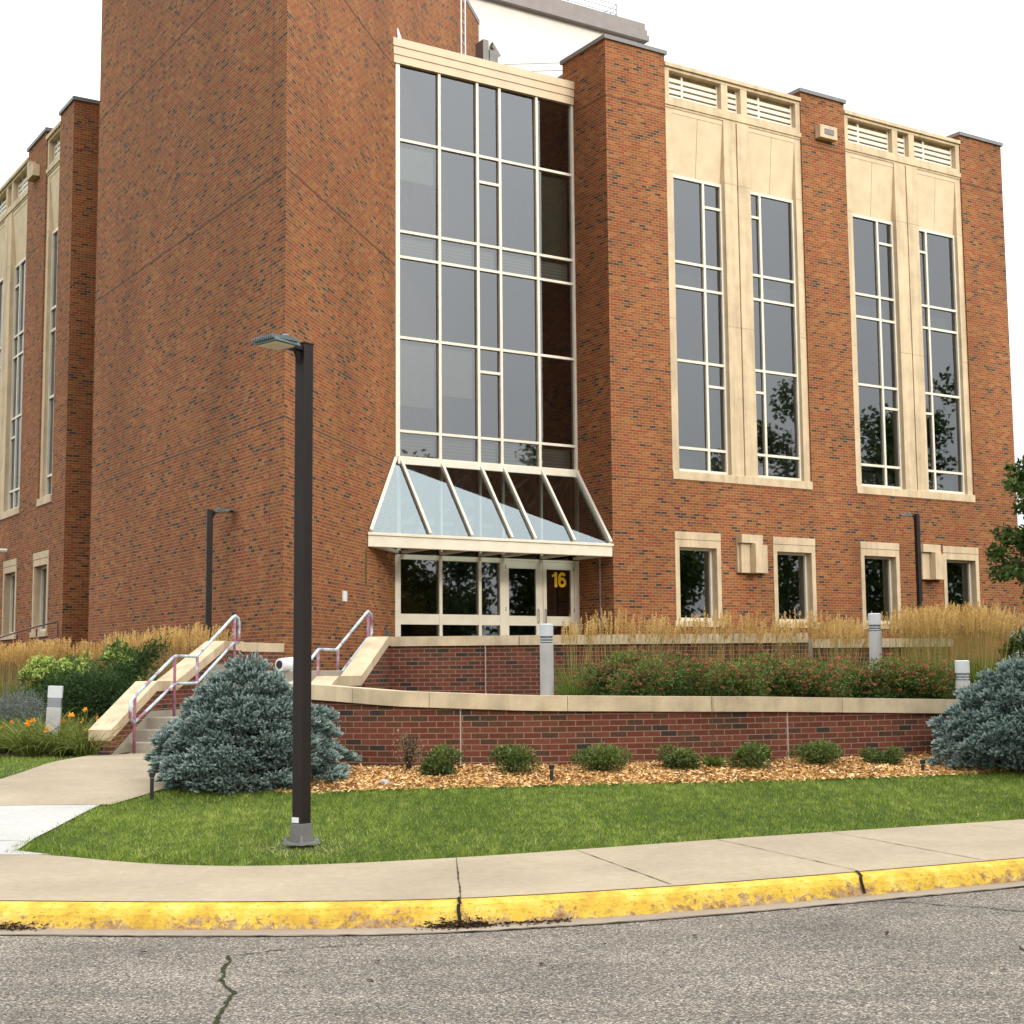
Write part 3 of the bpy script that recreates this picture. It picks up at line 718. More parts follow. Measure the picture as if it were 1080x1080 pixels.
for (d0, d1) in ((mulls[2] + .065, mulls[3] - .055), (mulls[3] + .055, U1 - .145)):
    mb = MB(); z1 = 4.195
    mb.box(d0, d0 + .10, V - .045, V + .02, F + .01, z1); mb.box(d1 - .10, d1, V - .045, V + .02, F + .01, z1)
    for a, b in ((F + .01, F + .20), (2.66, 2.89), (4.02, z1)): mb.box(d0 + .10, d1 - .10, V - .043, V + .018, a, b)
    dr = B(mb, "door", 'frame')
    g = MB(); g.quad((d0 + .09, V - .01, F + .1), (d1 - .09, V - .01, F + .1), (d1 - .09, V - .01, 4.1), (d0 + .09, V - .01, 4.1)); B(g, "pane", 'glass', dr)
    mb = MB(); hx = d1 - .05 if d0 < mulls[3] - .2 else d0 + .05
    mb.tube([(hx, V - .05, 2.72), (hx, V - .10, 2.76), (hx, V - .10, 3.02), (hx, V - .05, 3.06)], .013, 8); B(mb, "handle", 'galv', dr)
    for z in (2.35, 3.0, 4.0):
        mb = MB(); hh = d0 + .006 if d0 < mulls[3] - .2 else d1 - .006
        mb.tube([(hh, V - .055, z), (hh, V - .055, z + .09)], .012, 8); B(mb, "hinge", 'coping', dr)
# the number on the right-hand leaf
def stroke(mb, path, w, y):
    for k in range(len(path) - 1):
        a, b = Vector(path[k]), Vector(path[k + 1]); pa = path[max(0, k - 1)]; pn = path[min(len(path) - 1, k + 2)]
        na = (Vector(path[k + 1]) - Vector(pa)).normalized(); nb = (Vector(pn) - a).normalized()
        na = Vector((-na.y, na.x)) * w / 2; nb = Vector((-nb.y, nb.x)) * w / 2
        q = [a - na, b - nb, b + nb, a + na]; mb.hexa([(p.x, y - .004, p.y) for p in (q[0], q[1])] + [(p.x, y, p.y) for p in (q[1], q[0])] + [(p.x, y - .004, p.y) for p in (q[3], q[2])] + [(p.x, y, p.y) for p in (q[2], q[3])])
nx, nz, ny = 20.06, 3.60, V - .014
mb = MB(); stroke(mb, [(nx + .115, nz), (nx + .115, nz + .36)], .075, ny); stroke(mb, [(nx + .005, nz + .265), (nx + .06, nz + .285), (nx + .10, nz + .335)], .055, ny - .001)
arcp = lambda cx, cz, rx_, rz__, t0, t1, m: [(cx + rx_ * math.cos(R(t0 + (t1 - t0) * k / m)), cz + rz__ * math.sin(R(t0 + (t1 - t0) * k / m))) for k in range(m + 1)]
stroke(mb, arcp(nx + .30, nz + .118, .083, .083, 0, 360, 28), .072, ny); stroke(mb, arcp(nx + .305, nz + .235, .085, .09, 30, 180, 14) + [(nx + .22, nz + .20), (nx + .217, nz + .12)], .072, ny - .0015)
B(mb, "number", 'signage', dr)

# sloping glass canopy: top at the curtain wall, front gutter beam out at v = 28.2
def tface(v): return Tu + (v - Tv)
vf, vt, zf_, zt_ = 28.20, 29.60, 4.54, 6.40
mb = MB()
mb.hexa([(tface(vf) + .02, vf, 4.26), (20.80, vf, 4.26), (20.80, vf + .16, 4.26), (tface(vf + .16) + .02, vf + .16, 4.26),
         (tface(vf) + .02, vf, 4.50), (20.80, vf, 4.50), (20.80, vf + .16, 4.50), (tface(vf + .16) + .02, vf + .16, 4.50)])
mb.hexa([(tface(vf) + .0, vf - .03, 4.505), (20.82, vf - .03, 4.505), (20.82, vf + .18, 4.505), (tface(vf + .18) + .0, vf + .18, 4.505),
         (tface(vf) + .0, vf - .03, 4.57), (20.82, vf - .03, 4.57), (20.82, vf + .18, 4.57), (tface(vf + .18) + .0, vf + .18, 4.57)])
can = B(mb, "entrance_canopy", 'frame', bevel=.008)
rf = MB()
for u in [U0 + .05] + mulls:
    rf.bar((u, vf + .05, zf_ + .05), (u, vt, zt_), .065, .10, up=(0, -.6, .8))
rf.bar((tface(vf) + .10, vf + .04, zf_ + .05), (tface(vt) + .03, vt, zt_ + .02), .075, .12, up=(0, -.6, .8))
rf.bar((20.77, vf + .04, zf_ + .05), (20.77, vt, zt_ + .02), .075, .12, up=(0, -.6, .8))
rf.box(U0 - .04, U1 - .01, vt - .05, vt - .005, 6.30, 6.47)
B(rf, "rafter", 'frame_white', can)
g = MB(); g.quad((tface(vf) + .05, vf + .05, zf_ + .03), (20.80, vf + .05, zf_ + .03), (20.80, vt, zt_ - .02), (tface(vt), vt, zt_ - .02)); B(g, "pane", 'glass_clear', can)
tie = MB()
for u in [U0 + .12] + mulls + [20.70]: tie.box(u - .05, u + .05, vf + .17, V - .07, 4.27, 4.33)
for u in [tface(28.5) + .12]: tie.bar((tface(28.36) + .06, 28.36, 4.30), (tface(29.6) + .06, 29.6, 4.30), .10, .06)
B(tie, "soffit_tie", 'frame', can)
post = MB()
for u in mulls: post.box(u - .03, u + .03, V - .10, V - .03, 4.33, 6.4)
post.box(U0 - .05, U0 + .05, V - .10, V - .03, 4.33, 6.4); post.box(U1 - .09, U1 - .01, V - .10, V - .03, 4.33, 6.4); B(post, "post", 'frame', can)

# inside: floors, back walls, roof
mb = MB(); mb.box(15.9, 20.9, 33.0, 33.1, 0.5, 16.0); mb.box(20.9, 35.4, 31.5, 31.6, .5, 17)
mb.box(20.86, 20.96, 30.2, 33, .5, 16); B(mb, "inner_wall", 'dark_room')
mb = MB()
for z in (2.0, 6.62, 11.32):
    mb.box(15.9, 20.85, 29.85, 33, z, z + .08) if z > 3 else mb.box(15.9, 20.85, 29.6, 33, 1.9, 2.06)
    mb.box(20.97, 35.4, 28.70, 31.5, z, z + .3)
mb.box(15.6, 20.85, 29.85, 33, 15.9, 15.98)
B(mb, "floor_slab", 'ceiling')
mb = MB(); mb.box(20.9, 35.4, 28.66, 52, 16.75, 16.86); B(mb, "roof", 'roof_metal')

# white roof enclosure behind, with fascia and railings
PV = 36.5
mb = MB(); mb.box(18.0, 28.42, PV, 46, 16.5, 21.80); B(mb, "penthouse", 'white_panel')
mb = MB(); mb.box(18.0, 28.42, PV - .006, PV, 19.30, 19.312); B(mb, "panel_joint", 'pale_joint')
mb = MB()
for k, (z0, z1, d) in enumerate(((21.80, 21.98, .22), (22.015, 22.18, .16), (22.215, 22.42, .10))): mb.box(17.9, 28.44 + d * .6, PV - d, 46, z0, z1)
mb.box(17.95, 28.46, PV - .03, 45.9, 21.9, 22.4)
B(mb, "penthouse_fascia", 'roof_metal')
mb = MB()
for k in range(4): mb.tube([(18, PV + .1, 22.42 + k * .16), (27.5, PV + .1, 22.42 + k * .16)], .014, 5); mb.tube([(27.5, PV + .1, 22.42 + k * .16), (27.5, 45, 22.42 + k * .16)], .014, 5)
for u in np.arange(18.2, 27.2, 1.85): mb.tube([(u, PV + .1, 22.3), (u, PV + .1, 22.92)], .014, 5)
mb.tube([(27.5, PV + .1, 22.3), (27.5, PV + .1, 22.94)], .02, 5)
B(mb, "roof_railing", 'galv')
# ladder up the tower
mb = MB(); dd = 12.62; q = lambda d, o, z: (Tu + d * S2 + o * S2, Tv + d * S2 - o * S2, z)
for d in (dd, dd + .45): mb.tube([q(d, .15, 16.2), q(d, .15, 20.9)], .022, 6)
for k in range(15): mb.tube([q(dd, .15, 16.4 + k * .305), q(dd + .45, .15, 16.4 + k * .305)], .012, 5)
B(mb, "roof_ladder", 'white')
mb = MB(); mb.box(20.12, 20.30, 32.8, 33.2, 16.2, 18.62); mb.box(20.36, 20.62, 32.85, 33.2, 16.2, 18.40); mb.tube([(20.48, 33, 18.38), (20.5, 33, 18.60), (20.72, 33, 18.30)], .10, 8); B(mb, "roof_vent", 'castgrey')
mb = MB()
for k in range(3): mb.tube([(19.6, 32.3, 17.18 + k * .21), (21.9, 31.3, 17.40 + k * .21)], .028, 6)
B(mb, "guard_rail", 'white')

# left wing, seen edge-on beyond the tower
lwb = [(40.20, 41.61), (43.59, 48.25), (50.2, 54.86)]
lwl = [(40.29, 41.83), (43.64, 45.17), (46.8, 48.3)]
mb = wall_holes(FL, "x", 38.89, 60, .3, 17.07, [(a, b, 6.24, 17.07) for a, b in lwb] + [(a, b, 2.62, 4.95) for a, b in lwl])
mb.quad((10.86, 38.89, .3), (13.5, 38.89, .3), (13.5, 38.89, 17.07), (10.86, 38.89, 17.07))
for a, b in lwb:
    mb.poly([(10.86, a, 6.24), (11.32, a, 6.24), (11.32, a, 17), (10.86, a, 17)]); mb.poly([(10.86, b, 17), (11.32, b, 17), (11.32, b, 6.24), (10.86, b, 6.24)])
B(mb, "wing_wall", 'brick')
bay(FL, 40.20, 41.61, [(40.38, 41.36, 40.75, True)], -1)
for a, b in lwb[1:]: bay(FL, a, b, [(a + .25, a + 1.92, a + 1.30, False), (b - 1.85, b - .22, b - 1.42, True)], -1)
for a, b in lwl: low_window(FL, a, b)
for a, b in ((38.89, 40.20), (41.61, 43.59), (48.25, 50.2)):
    mb = MB(); mb.box(10.81, 12.6, a - .05, b + .05, 17.07, 17.17); B(mb, "coping", 'coping')
mb = MB(); mb.box(10.856, 10.86, 38.89, 60, 6.18, 6.194); B(mb, "shelf_joint", 'sealant')
mb = MB(); mb.box(10.86, 13.5, 38.886, 38.89, 15.70, 15.714); B(mb, "shelf_joint", 'sealant')
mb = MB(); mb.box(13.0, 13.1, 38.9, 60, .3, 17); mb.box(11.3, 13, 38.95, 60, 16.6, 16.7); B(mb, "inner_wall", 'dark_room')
mb = MB(); FL.box(mb, 42.3, 42.95, -.20, 0, 15.95, 16.3); FL.box(mb, 42.75, 42.95, -.20, 0, 16.3, 16.5); B(mb, "wall_vent", 'stone')
mb = MB(); p = (10.86, 44.9, 5.26); mb.tube([p, (10.55, 44.9, 5.26)], .06, 8); mb.tube([(10.5, 44.75, 5.26), (10.5, 45.1, 5.26)], [.05, .17], 12); B(mb, "flood_lamp", 'white')
mb = MB()
for dz in (0, -.4): mb.tube([(10.5, 38.0, 2.95 + dz), (10.5, 41.5, 2.80 + dz), (10.5, 47, 2.5 + dz)], .022, 6)
for v in (38.0, 40, 42, 44): mb.tube([(10.5, v, 1.3), (10.5, v, 2.9 - (v - 38) * .045)], .022, 6)
tag(mb.build("ramp_handrail", 'rail_purple'), label="faded purple handrail against the far left brick wing", cat="handrail")
bpy.data.objects["ramp_handrail"].rotation_euler = (0, 0, A)
# small fittings on the tower wall
mb = MB(); q3 = lambda d, o, z: (Tu + d * S2 + o * S2, Tv + d * S2 - o * S2, z)
def tplate(mb, d, w, z0, z1, t): mb.hexa([q3(d, 0, z0), q3(d, t, z0), q3(d + w, t, z0), q3(d + w, 0, z0), q3(d, 0, z1), q3(d, t, z1), q3(d + w, t, z1), q3(d + w, 0, z1)])
tplate(mb, 3.28, .22, 3.02, 3.23, .03); B(mb, "access_plate", 'white')
mb = MB(); tplate(mb, 6.15, .10, 2.28, 2.50, .08); B(mb, "outlet_box", 'teal_grey')
mb = MB(); tplate(mb, 4.75, .09, 3.45, 4.2, .004); B(mb, "algae_stain", 'lily')

# ------------------------------------------------------------------ terrace, stairs, walls
SD = np.array([.2162, .9763]); SP = np.array([.9763, -.2162])        # up the stairs, across to the right
S0 = np.array([-5.62, 20.75])                                        # foot of the left cheek wall, centre line
def st(s, c, z=0): p = S0 + SD * s + SP * c; return (float(p[0]), float(p[1]), z)
SW = 2.62
mb = MB()
mb.prism([(-2.2, 24.40), (4.85, 24.30), (5.2, 25.0), (9.5, 39.5), W(20.84, 28.3)[:2], W(20.84, 29.9)[:2], W(Tu + 5.2 + .01, Tv + 5.2)[:2], W(Tu + 4.0, Tv + 4.0 - .01)[:2]], 1.0, 2.075)
tag(mb.build("terrace", 'terrace'), kind='structure')

def ribbon_wall(name, xs, yf, z0f, z1f, t, mat, parent=None, off=(0, 0, 0), over=0.):
    mb = MB(); arc = 0
    P = [(x, float(yf(x))) for x in xs]; nrm = []
    for i in range(len(P)):
        a = P[max(0, i - 1)]; b = P[min(len(P) - 1, i + 1)]; d = math.hypot(b[0] - a[0], b[1] - a[1]); nrm.append((-(b[1] - a[1]) / d, (b[0] - a[0]) / d))
    for i in range(len(P) - 1):
        a, b = P[i], P[i + 1]; na, nb = nrm[i], nrm[i + 1]; L = math.hypot(b[0] - a[0], b[1] - a[1])
        fa = (a[0] - na[0] * over, a[1] - na[1] * over); fb = (b[0] - nb[0] * over, b[1] - nb[1] * over)
        ba = (a[0] + na[0] * t, a[1] + na[1] * t); bb = (b[0] + nb[0] * t, b[1] + nb[1] * t)
        za0, zb0, za1, zb1 = float(z0f(a[0])), float(z0f(b[0])), float(z1f(a[0])), float(z1f(b[0]))
        mb.quad((*fa, za0), (*fb, zb0), (*fb, zb1), (*fa, za1), uv=[(arc, za0), (arc + L, zb0), (arc + L, zb1), (arc, za1)])
        mb.quad((*fa, za1), (*fb, zb1), (*bb, zb1), (*ba, za1)); mb.quad((*ba, za0), (*fa, za0), (*fb, zb0), (*bb, zb0))
        mb.quad((*bb, zb0), (*ba, za0), (*ba, za1), (*bb, zb1))
        for e, p_, q_, zz0, zz1 in ((0, fa, ba, za0, za1), (len(P) - 2, fb, bb, zb0, zb1)):
            if i == e: mb.quad((*p_, zz0), (*p_, zz1), (*q_, zz1), (*q_, zz0))
        arc += L
    return mb.build(name, mat, parent, off=off)
xw = np.linspace(-3.0, 9.5, 90)
lw = empty("retaining_wall", (1.5, 17.5, .45), label="low curved maroon brick retaining wall behind the wood chip bed", cat="wall")
lo = (1.5, 17.5, .45)
ribbon_wall("brickwork", xw, LWL, lambda x: .1, lambda x: LWZ(x) - .178, .20, 'brick_dark', lw, lo)
# stone cap in separate lengths with open joints
joints = [-3.02, -1.88, -.98, .62, 2.35, 4.0, 5.6, 7.3, 9.5]
mbs = []
for a, b in zip(joints[:-1], joints[1:]):
    ribbon_wall("cap", np.linspace(a + .003, b - .003, 12), LWL, lambda x: LWZ(x) - .176, lambda x: LWZ(x), .26, 'stone_cap', lw, lo, over=.045)
for x in (-.62, 3.3):
    mb = MB(); y = float(LWL(x)); mb.box(x - .008, x + .008, y - .004, y + .01, .3, float(LWZ(x)) - .18); mb.build("control_joint", 'pale_joint', lw, off=lo)

tw = empty("terrace_wall", (1.5, 24.2, 1.3), label="upper brick terrace wall with stone cap in front of the entrance doors", cat="wall")
to = (1.5, 24.2, 1.3); TY = curve([(-2.3, 24.25), (1, 24.1), (4.9, 24.15)], 20)
xt = np.linspace(-2.16, 4.80, 40)
ribbon_wall("brickwork", xt, TY, lambda x: .9, lambda x: 2.005, .22, 'brick_dark', tw, to)
for a, b in ((-2.14, .1), (.1, 2.4), (2.4, 4.80)):
    ribbon_wall("cap", np.linspace(a + .005, b - .005, 10), TY, lambda x: 2.008, lambda x: 2.165, .32, 'stone_cap', tw, to, over=.04)
mb = MB(); mb.box(-.46, -.445, 24.118, 24.14, 1.1, 2.0); mb.build("control_joint", 'pale_joint', tw, off=to)
mb = MB(); mb.box(4.85, 7.2, 24.5, 24.75, .9, 1.92); lw2 = mb.build("low_wall", 'brick_dark', None)
tag(lw2, "short lower brick wall half hidden by grasses right of the terrace wall", "wall")
mb = MB(); mb.box(4.82, 7.24, 24.45, 24.80, 1.925, 2.07); mb.build("cap", 'stone_cap', lw2)

# staircase: two flights, a landing, two cheek walls
stair = empty("entrance_stairs", st(0, SW / 2, .48), label="concrete entrance stairs between sloping brick and stone cheek walls", cat="stairs")
so = tuple(stair.location)
def stb(mb, s0, s1, c0, c1, z0, z1): mb.hexa([st(s0, c0, z0), st(s0, c1, z0), st(s1, c1, z0), st(s1, c0, z0), st(s0, c0, z1), st(s0, c1, z1), st(s1, c1, z1), st(s1, c0, z1)])
n = 5; rise = (2.075 - .48) / 10; treads = []
rise = (1.63 - .48) / 7
for k in range(3): treads.append((.15 + k * .32, .48 + rise * (k + 1)))
for k in range(4): treads.append((2.08 + k * .30, .48 + rise * (k + 4)))
mb = MB()
for i, (s, z) in enumerate(treads):
    s1 = treads[i + 1][0] if i < 6 else 5.9
    stb(mb, s, s1 if i == 6 else s1 + .02, .15, SW - .15, .2, z - .001 * i)
stb(mb, 5.9, 11.5, .17, SW + .6, .2, .48 + rise * 7 - .01)
mb.build("steps", 'concrete_step', stair, off=so, bevel=.012)
def cheek(c, parts):
    mbk, mcap = MB(), MB(); w = .17
    for (s0, z0, s1, z1) in parts:
        mbk.hexa([st(s0, c - w + .03, .1), st(s0, c + w - .03, .1), st(s1, c + w - .03, .1), st(s1, c - w + .03, .1), st(s0, c - w + .03, z0 - .15), st(s0, c + w - .03, z0 - .15), st(s1, c + w - .03, z1 - .15), st(s1, c - w + .03, z1 - .15)])
        mcap.hexa([st(s0, c - w, z0 - .148), st(s0, c + w, z0 - .148), st(s1, c + w, z1 - .148), st(s1, c - w, z1 - .148), st(s0, c - w, z0), st(s0, c + w, z0), st(s1, c + w, z1), st(s1, c - w, z1)])
    mbk.build("cheek_wall", 'brick_dark', stair, off=so); mcap.build("cheek_cap", 'stone', stair, off=so)
cheek(0, [(-.28, .84, 1.10, 1.49), (1.10, 1.49, 1.76, 1.49), (1.76, 1.49, 3.55, 2.12), (3.55, 2.12, 4.3, 2.12)])
cheek(SW, [(-.28, .84, 1.6, 1.54), (1.6, 1.54, 2.66, 1.54), (2.66, 1.54, 4.05, 2.165), (4.05, 2.165, 4.3, 2.165)])
w_ = .142
for c0, c1 in ((w_, w_ + .03), (SW - w_ - .03, SW - w_)):
    mb = MB()
    for s0, z0, s1, z1 in ((-.2, .56, .95, 1.12), (.95, 1.12, 2.0, 1.12), (2.0, 1.12, 3.2, 1.80), (3.2, 1.80, 4.2, 1.80)):
        mb.hexa([st(s0, c0, .2), st(s0, c1, .2), st(s1, c1, .2), st(s1, c0, .2), st(s0, c0, z0 - .06), st(s0, c1, z0 - .06), st(s1, c1, z1 - .06), st(s1, c0, z1 - .06)])
    mb.build("stringer", 'concrete_step', stair, off=so)
# stone cap from the head of the left cheek to the tower corner, and the landing cap on the right
mb = MB(); e = st(4.3, 0); tc = W(Tu, Tv)
mb.hexa([(e[0] - .1, e[1] - .10, 1.96), (tc[0] + .05, tc[1] - .10, 1.96), (tc[0] - .1, tc[1] + .3, 1.96), (e[0] - .1, e[1] + .2, 1.96), (e[0] - .1, e[1] - .10, 2.118), (tc[0] + .05, tc[1] - .10, 2.118), (tc[0] - .1, tc[1] + .3, 2.118), (e[0] - .1, e[1] + .2, 2.118)])
mb.build("link_cap", 'stone', stair, off=so)
mb = MB(); mb.hexa([(e[0] - .1, e[1] - .06, .3), (tc[0] + .05, tc[1] - .06, .3), (tc[0] - .1, tc[1] + .3, .3), (e[0] - .1, e[1] + .2, .3), (e[0] - .1, e[1] - .06, 1.96), (tc[0] + .05, tc[1] - .06, 1.96), (tc[0] - .1, tc[1] + .3, 1.96), (e[0] - .1, e[1] + .2, 1.96)])
mb.build("link_wall", 'brick_dark', stair, off=so)

def rail(c, pts_top, pts_low, posts, label):
    r = empty("stair_handrail", st(0, c, .48), label=label, cat="handrail", group="peeling pipe handrails on the entrance stairs"); ro = tuple(r.location)
    mb = MB(); mb.tube([st(s, c, z) for s, z in pts_top], .024, 8); mb.build("top_rail", 'rail', r, off=ro, smooth=True)
    mb = MB(); mb.tube([st(s, c, z) for s, z in pts_low], .022, 8); mb.build("lower_rail", 'rail', r, off=ro, smooth=True)
    for s, z0, z1 in posts:
        mb = MB(); mb.tube([st(s, c, z0), st(s, c, z1)], .022, 8); mb.build("post", 'rail_post', r, off=ro, smooth=True)
top = [(.02, .93), (-.06, 1.0), (-.07, 1.15), (-.02, 1.24), (.08, 1.295), (1.25, 1.83), (1.34, 1.855), (2.05, 1.855), (2.14, 1.88), (3.42, 2.49), (3.54, 2.525), (3.66, 2.49), (3.70, 2.40), (3.70, 2.17), (3.66, 2.09)]
low = [(.02, .93), (.10, .94), (1.28, 1.43), (1.36, 1.45), (2.05, 1.45), (2.14, 1.47), (3.48, 2.08), (3.66, 2.09)]
rail(.34, top, low, [(.07, .48, 1.29), (1.32, .95, 1.85), (2.10, .95, 1.86), (3.52, 1.6, 2.52)], "peeling pink and pale blue handrail up the left side of the stairs")
top = [(.9, 1.38), (2.05, 1.90), (2.15, 1.94), (2.92, 1.94), (3.02, 1.97), (4.42, 2.56), (4.54, 2.60), (4.68, 2.56), (4.73, 2.46), (4.73, 2.25), (4.68, 2.16)]
low = [(.9, .98), (2.15, 1.50), (2.95, 1.50), (3.05, 1.53), (4.5, 2.15), (4.68, 2.16)]
rail(SW - .34, top, low, [(.95, .6, 1.40), (2.13, .95, 1.93), (3.03, 1.6, 1.96), (4.54, 1.6, 2.60)], "pale blue handrail on the right side of the stairs, behind the lamp post")

# white floodlight by the head of the spruce
fl = empty("flood_light", (-3.60, 23.4, 1.3), label="white cylindrical floodlight behind the top of the large blue spruce", cat="light")
mb = MB(); mb.tube([(-3.66, 23.26, 1.72), (-3.62, 23.31, 1.72), (-3.44, 23.55, 1.74), (-3.41, 23.58, 1.74)], [.10, .105, .105, .08], 16); mb.build("body", 'white', fl, off=tuple(fl.location), smooth=False)
mb = MB(); mb.tube([(-3.666, 23.252, 1.72), (-3.65, 23.275, 1.72)], .065, 14); mb.build("lens", 'black', fl, off=tuple(fl.location))
mb = MB(); mb.bar((-3.5, 23.4, 1.3), (-3.5, 23.4, 1.64), .05); mb.build("bracket", 'white', fl, off=tuple(fl.location))

# ------------------------------------------------------------------ street lamps
def make_lamp(h, rz, head_dir, label, detail=True):
    t = empty("street_lamp", (0, 0, 0), rz, label=label, cat="street lamp", group="bronze LED lamp posts")
    w = .055
    mb = MB(); mb.box(-w, w, -w, w, .015 if not detail else .02, h); mb.build("pole", 'bronze', t, bevel=.008)
    mb = MB(); mb.box(-w - .003, w + .003, -w - .003, w + .003, h, h + .012); mb.build("pole_cap", 'bronze', t)
    mb = MB(); mb.box(-.105, .105, -.105, .105, 0, .018); mb.build("base_plate", 'galv', t)
    mb = MB(); a, b = .070, .060
    mb.hexa([(-a, -a, .018), (a, -a, .018), (a, a, .018), (-a, a, .018), (-b, -b, .165), (b, -b, .165), (b, b, .165), (-b, b, .165)]); mb.build("base_cover", 'castgrey', t, bevel=.004)
    for x, y in ((-.088, -.088), (.088, -.088), (.088, .088), (-.088, .088)):
        mb = MB(); mb.tube([(x, y, .018), (x, y, .075)], .008, 6); mb.tube([(x, y, .019), (x, y, .034)], .017, 6); mb.build("anchor_bolt", 'galv', t)
    mb = MB(); mb.box(-w - .003, -w - .0005, -w + .03, w - .005, .172, .215); mb.build("sticker", 'white', t)
    # head: arm, flat finned body, lens, photocell -- built along +x then turned to head_dir
    c, s = math.cos(head_dir), math.sin(head_dir)
    def rot(o):
        for v in o.data.vertices: v.co = (v.co.x * c - v.co.y * s, v.co.x * s + v.co.y * c, v.co.z)
        return o
    z = h - .03
    mb = MB(); mb.hexa([(.05, -.02, z - .14), (.06, -.02, z - .14), (.06, .02, z - .14), (.05, .02, z - .14), (.05, -.02, z - .02), (.11, -.02, z - .01), (.11, .02, z - .01), (.05, .02, z - .02)])
    mb.hexa([(.05, -.045, z - .03), (.16, -.06, z - .02), (.16, .06, z - .02), (.05, .045, z - .03), (.05, -.045, z + .01), (.16, -.06, z + .025), (.16, .06, z + .025), (.05, .045, z + .01)])
    rot(mb.build("arm", 'bronze', t))
    mb = MB()
    mb.hexa([(.13, -.12, z - .022), (.42, -.145, z - .012), (.42, .145, z - .012), (.13, .12, z - .022), (.15, -.11, z + .03), (.41, -.14, z + .018), (.41, .14, z + .018), (.15, .11, z + .03)])
    hd = rot(mb.build("lamp_head", 'teal_grey', t, bevel=.006))
    mb = MB(); mb.box(.40, .43, -.135, .135, z + .004, z + .014)
    for k in range(10):
        y = -.13 + k * .0289; mb.box(.16, .44, y - .006, y + .006, z + .010, z + .036)
    rot(mb.build("fin", 'teal_grey', hd))
    mb = MB(); mb.hexa([(.19, -.10, z - .030), (.38, -.115, z - .024), (.38, .115, z - .024), (.19, .10, z - .030), (.18, -.105, z - .019), (.39, -.12, z - .0155), (.39, .12, z - .0155), (.18, .105, z - .019)])
    rot(mb.build("lens", 'led', hd))
    mb = MB(); mb.lathe([(.03, 0), (.034, .02), (.034, .05), (.02, .066)], 12, (.20, 0, z + .026)); rot(mb.build("photocell", 'teal_grey', hd, smooth=False))
    return t
L1 = make_lamp(4.10, R(54), R(180 - 54 + 47), "tall dark bronze lamp post standing on the front lawn")
L1.location = (-1.725, 12.15, front_z(-1.725, 12.15) + .03)
L2 = make_lamp(3.83, R(20), R(-22), "small dark lamp post in front of the windowless tower wall, its head turned right")
L2.location = (-5.88, 28.6, .92)
L3 = make_lamp(4.16, R(30), R(180 - 30 - 4), "dark lamp post among tan grasses before the right-hand windows")
L3.location = (10.45, 38.0, 1.36)

# ------------------------------------------------------------------ bollards
def bollard(x, y, z, h, label, lean=0, square=False):
    t = empty("bollard_light", (x, y, z), 0, label=label, cat="bollard", group="pale grey bollard lights in the beds")
    r = .092
    if square:
        q = .095
        mb = MB(); mb.box(-q, q, -q, q, -.4, h - .30); mb.build("post", 'bollard', t, bevel=.006)
        mb = MB(); mb.box(-q + .008, q - .008, -q + .008, q - .008, h - .30, h - .17)
        for k in range(4): mb.box(-q, q, -q, q, h - .285 + k * .03, h - .275 + k * .03)
        mb.build("louvre", 'lens', t)
        mb = MB(); mb.box(-q - .001, q + .001, -q - .001, q + .001, h - .17, h); mb.build("cap", 'bollard_top', t, bevel=.006)
        t.rotation_euler = (0, lean, R(12)); return t
    mb = MB(); mb.lathe([(r, -.4), (r, h - .27), (r - .004, h - .265)], 24); mb.build("post", 'bollard', t, smooth=False)
    mb = MB(); mb.lathe([(r - .012, h - .265)] + [(r - (.002 if k % 2 else .018), h - .262 + k * .018) for k in range(6)] + [(r - .012, h - .165)], 24); mb.build("louvre", 'lens', t)
    mb = MB(); mb.lathe([(r + .001, h - .165), (r + .002, h - .01), (r - .012, h)], 24); mb.build("cap", 'bollard_top', t)
    t.rotation_euler = (0, lean, 0); return t
bollard(.45, 20.0, 1.30, .92, "grey bollard light standing before the entrance doors")
bollard(5.27, 21.6, 1.28, 1.10, "grey bollard light half hidden between two stands of tan grass")
bollard(5.90, 19.55, 1.02, .66, "low pale bollard light beside the right-hand blue spruce")
bollard(-6.50, 21.0, .52, .92, "leaning pale bollard light among the orange day lilies", lean=R(2.6), square=True)

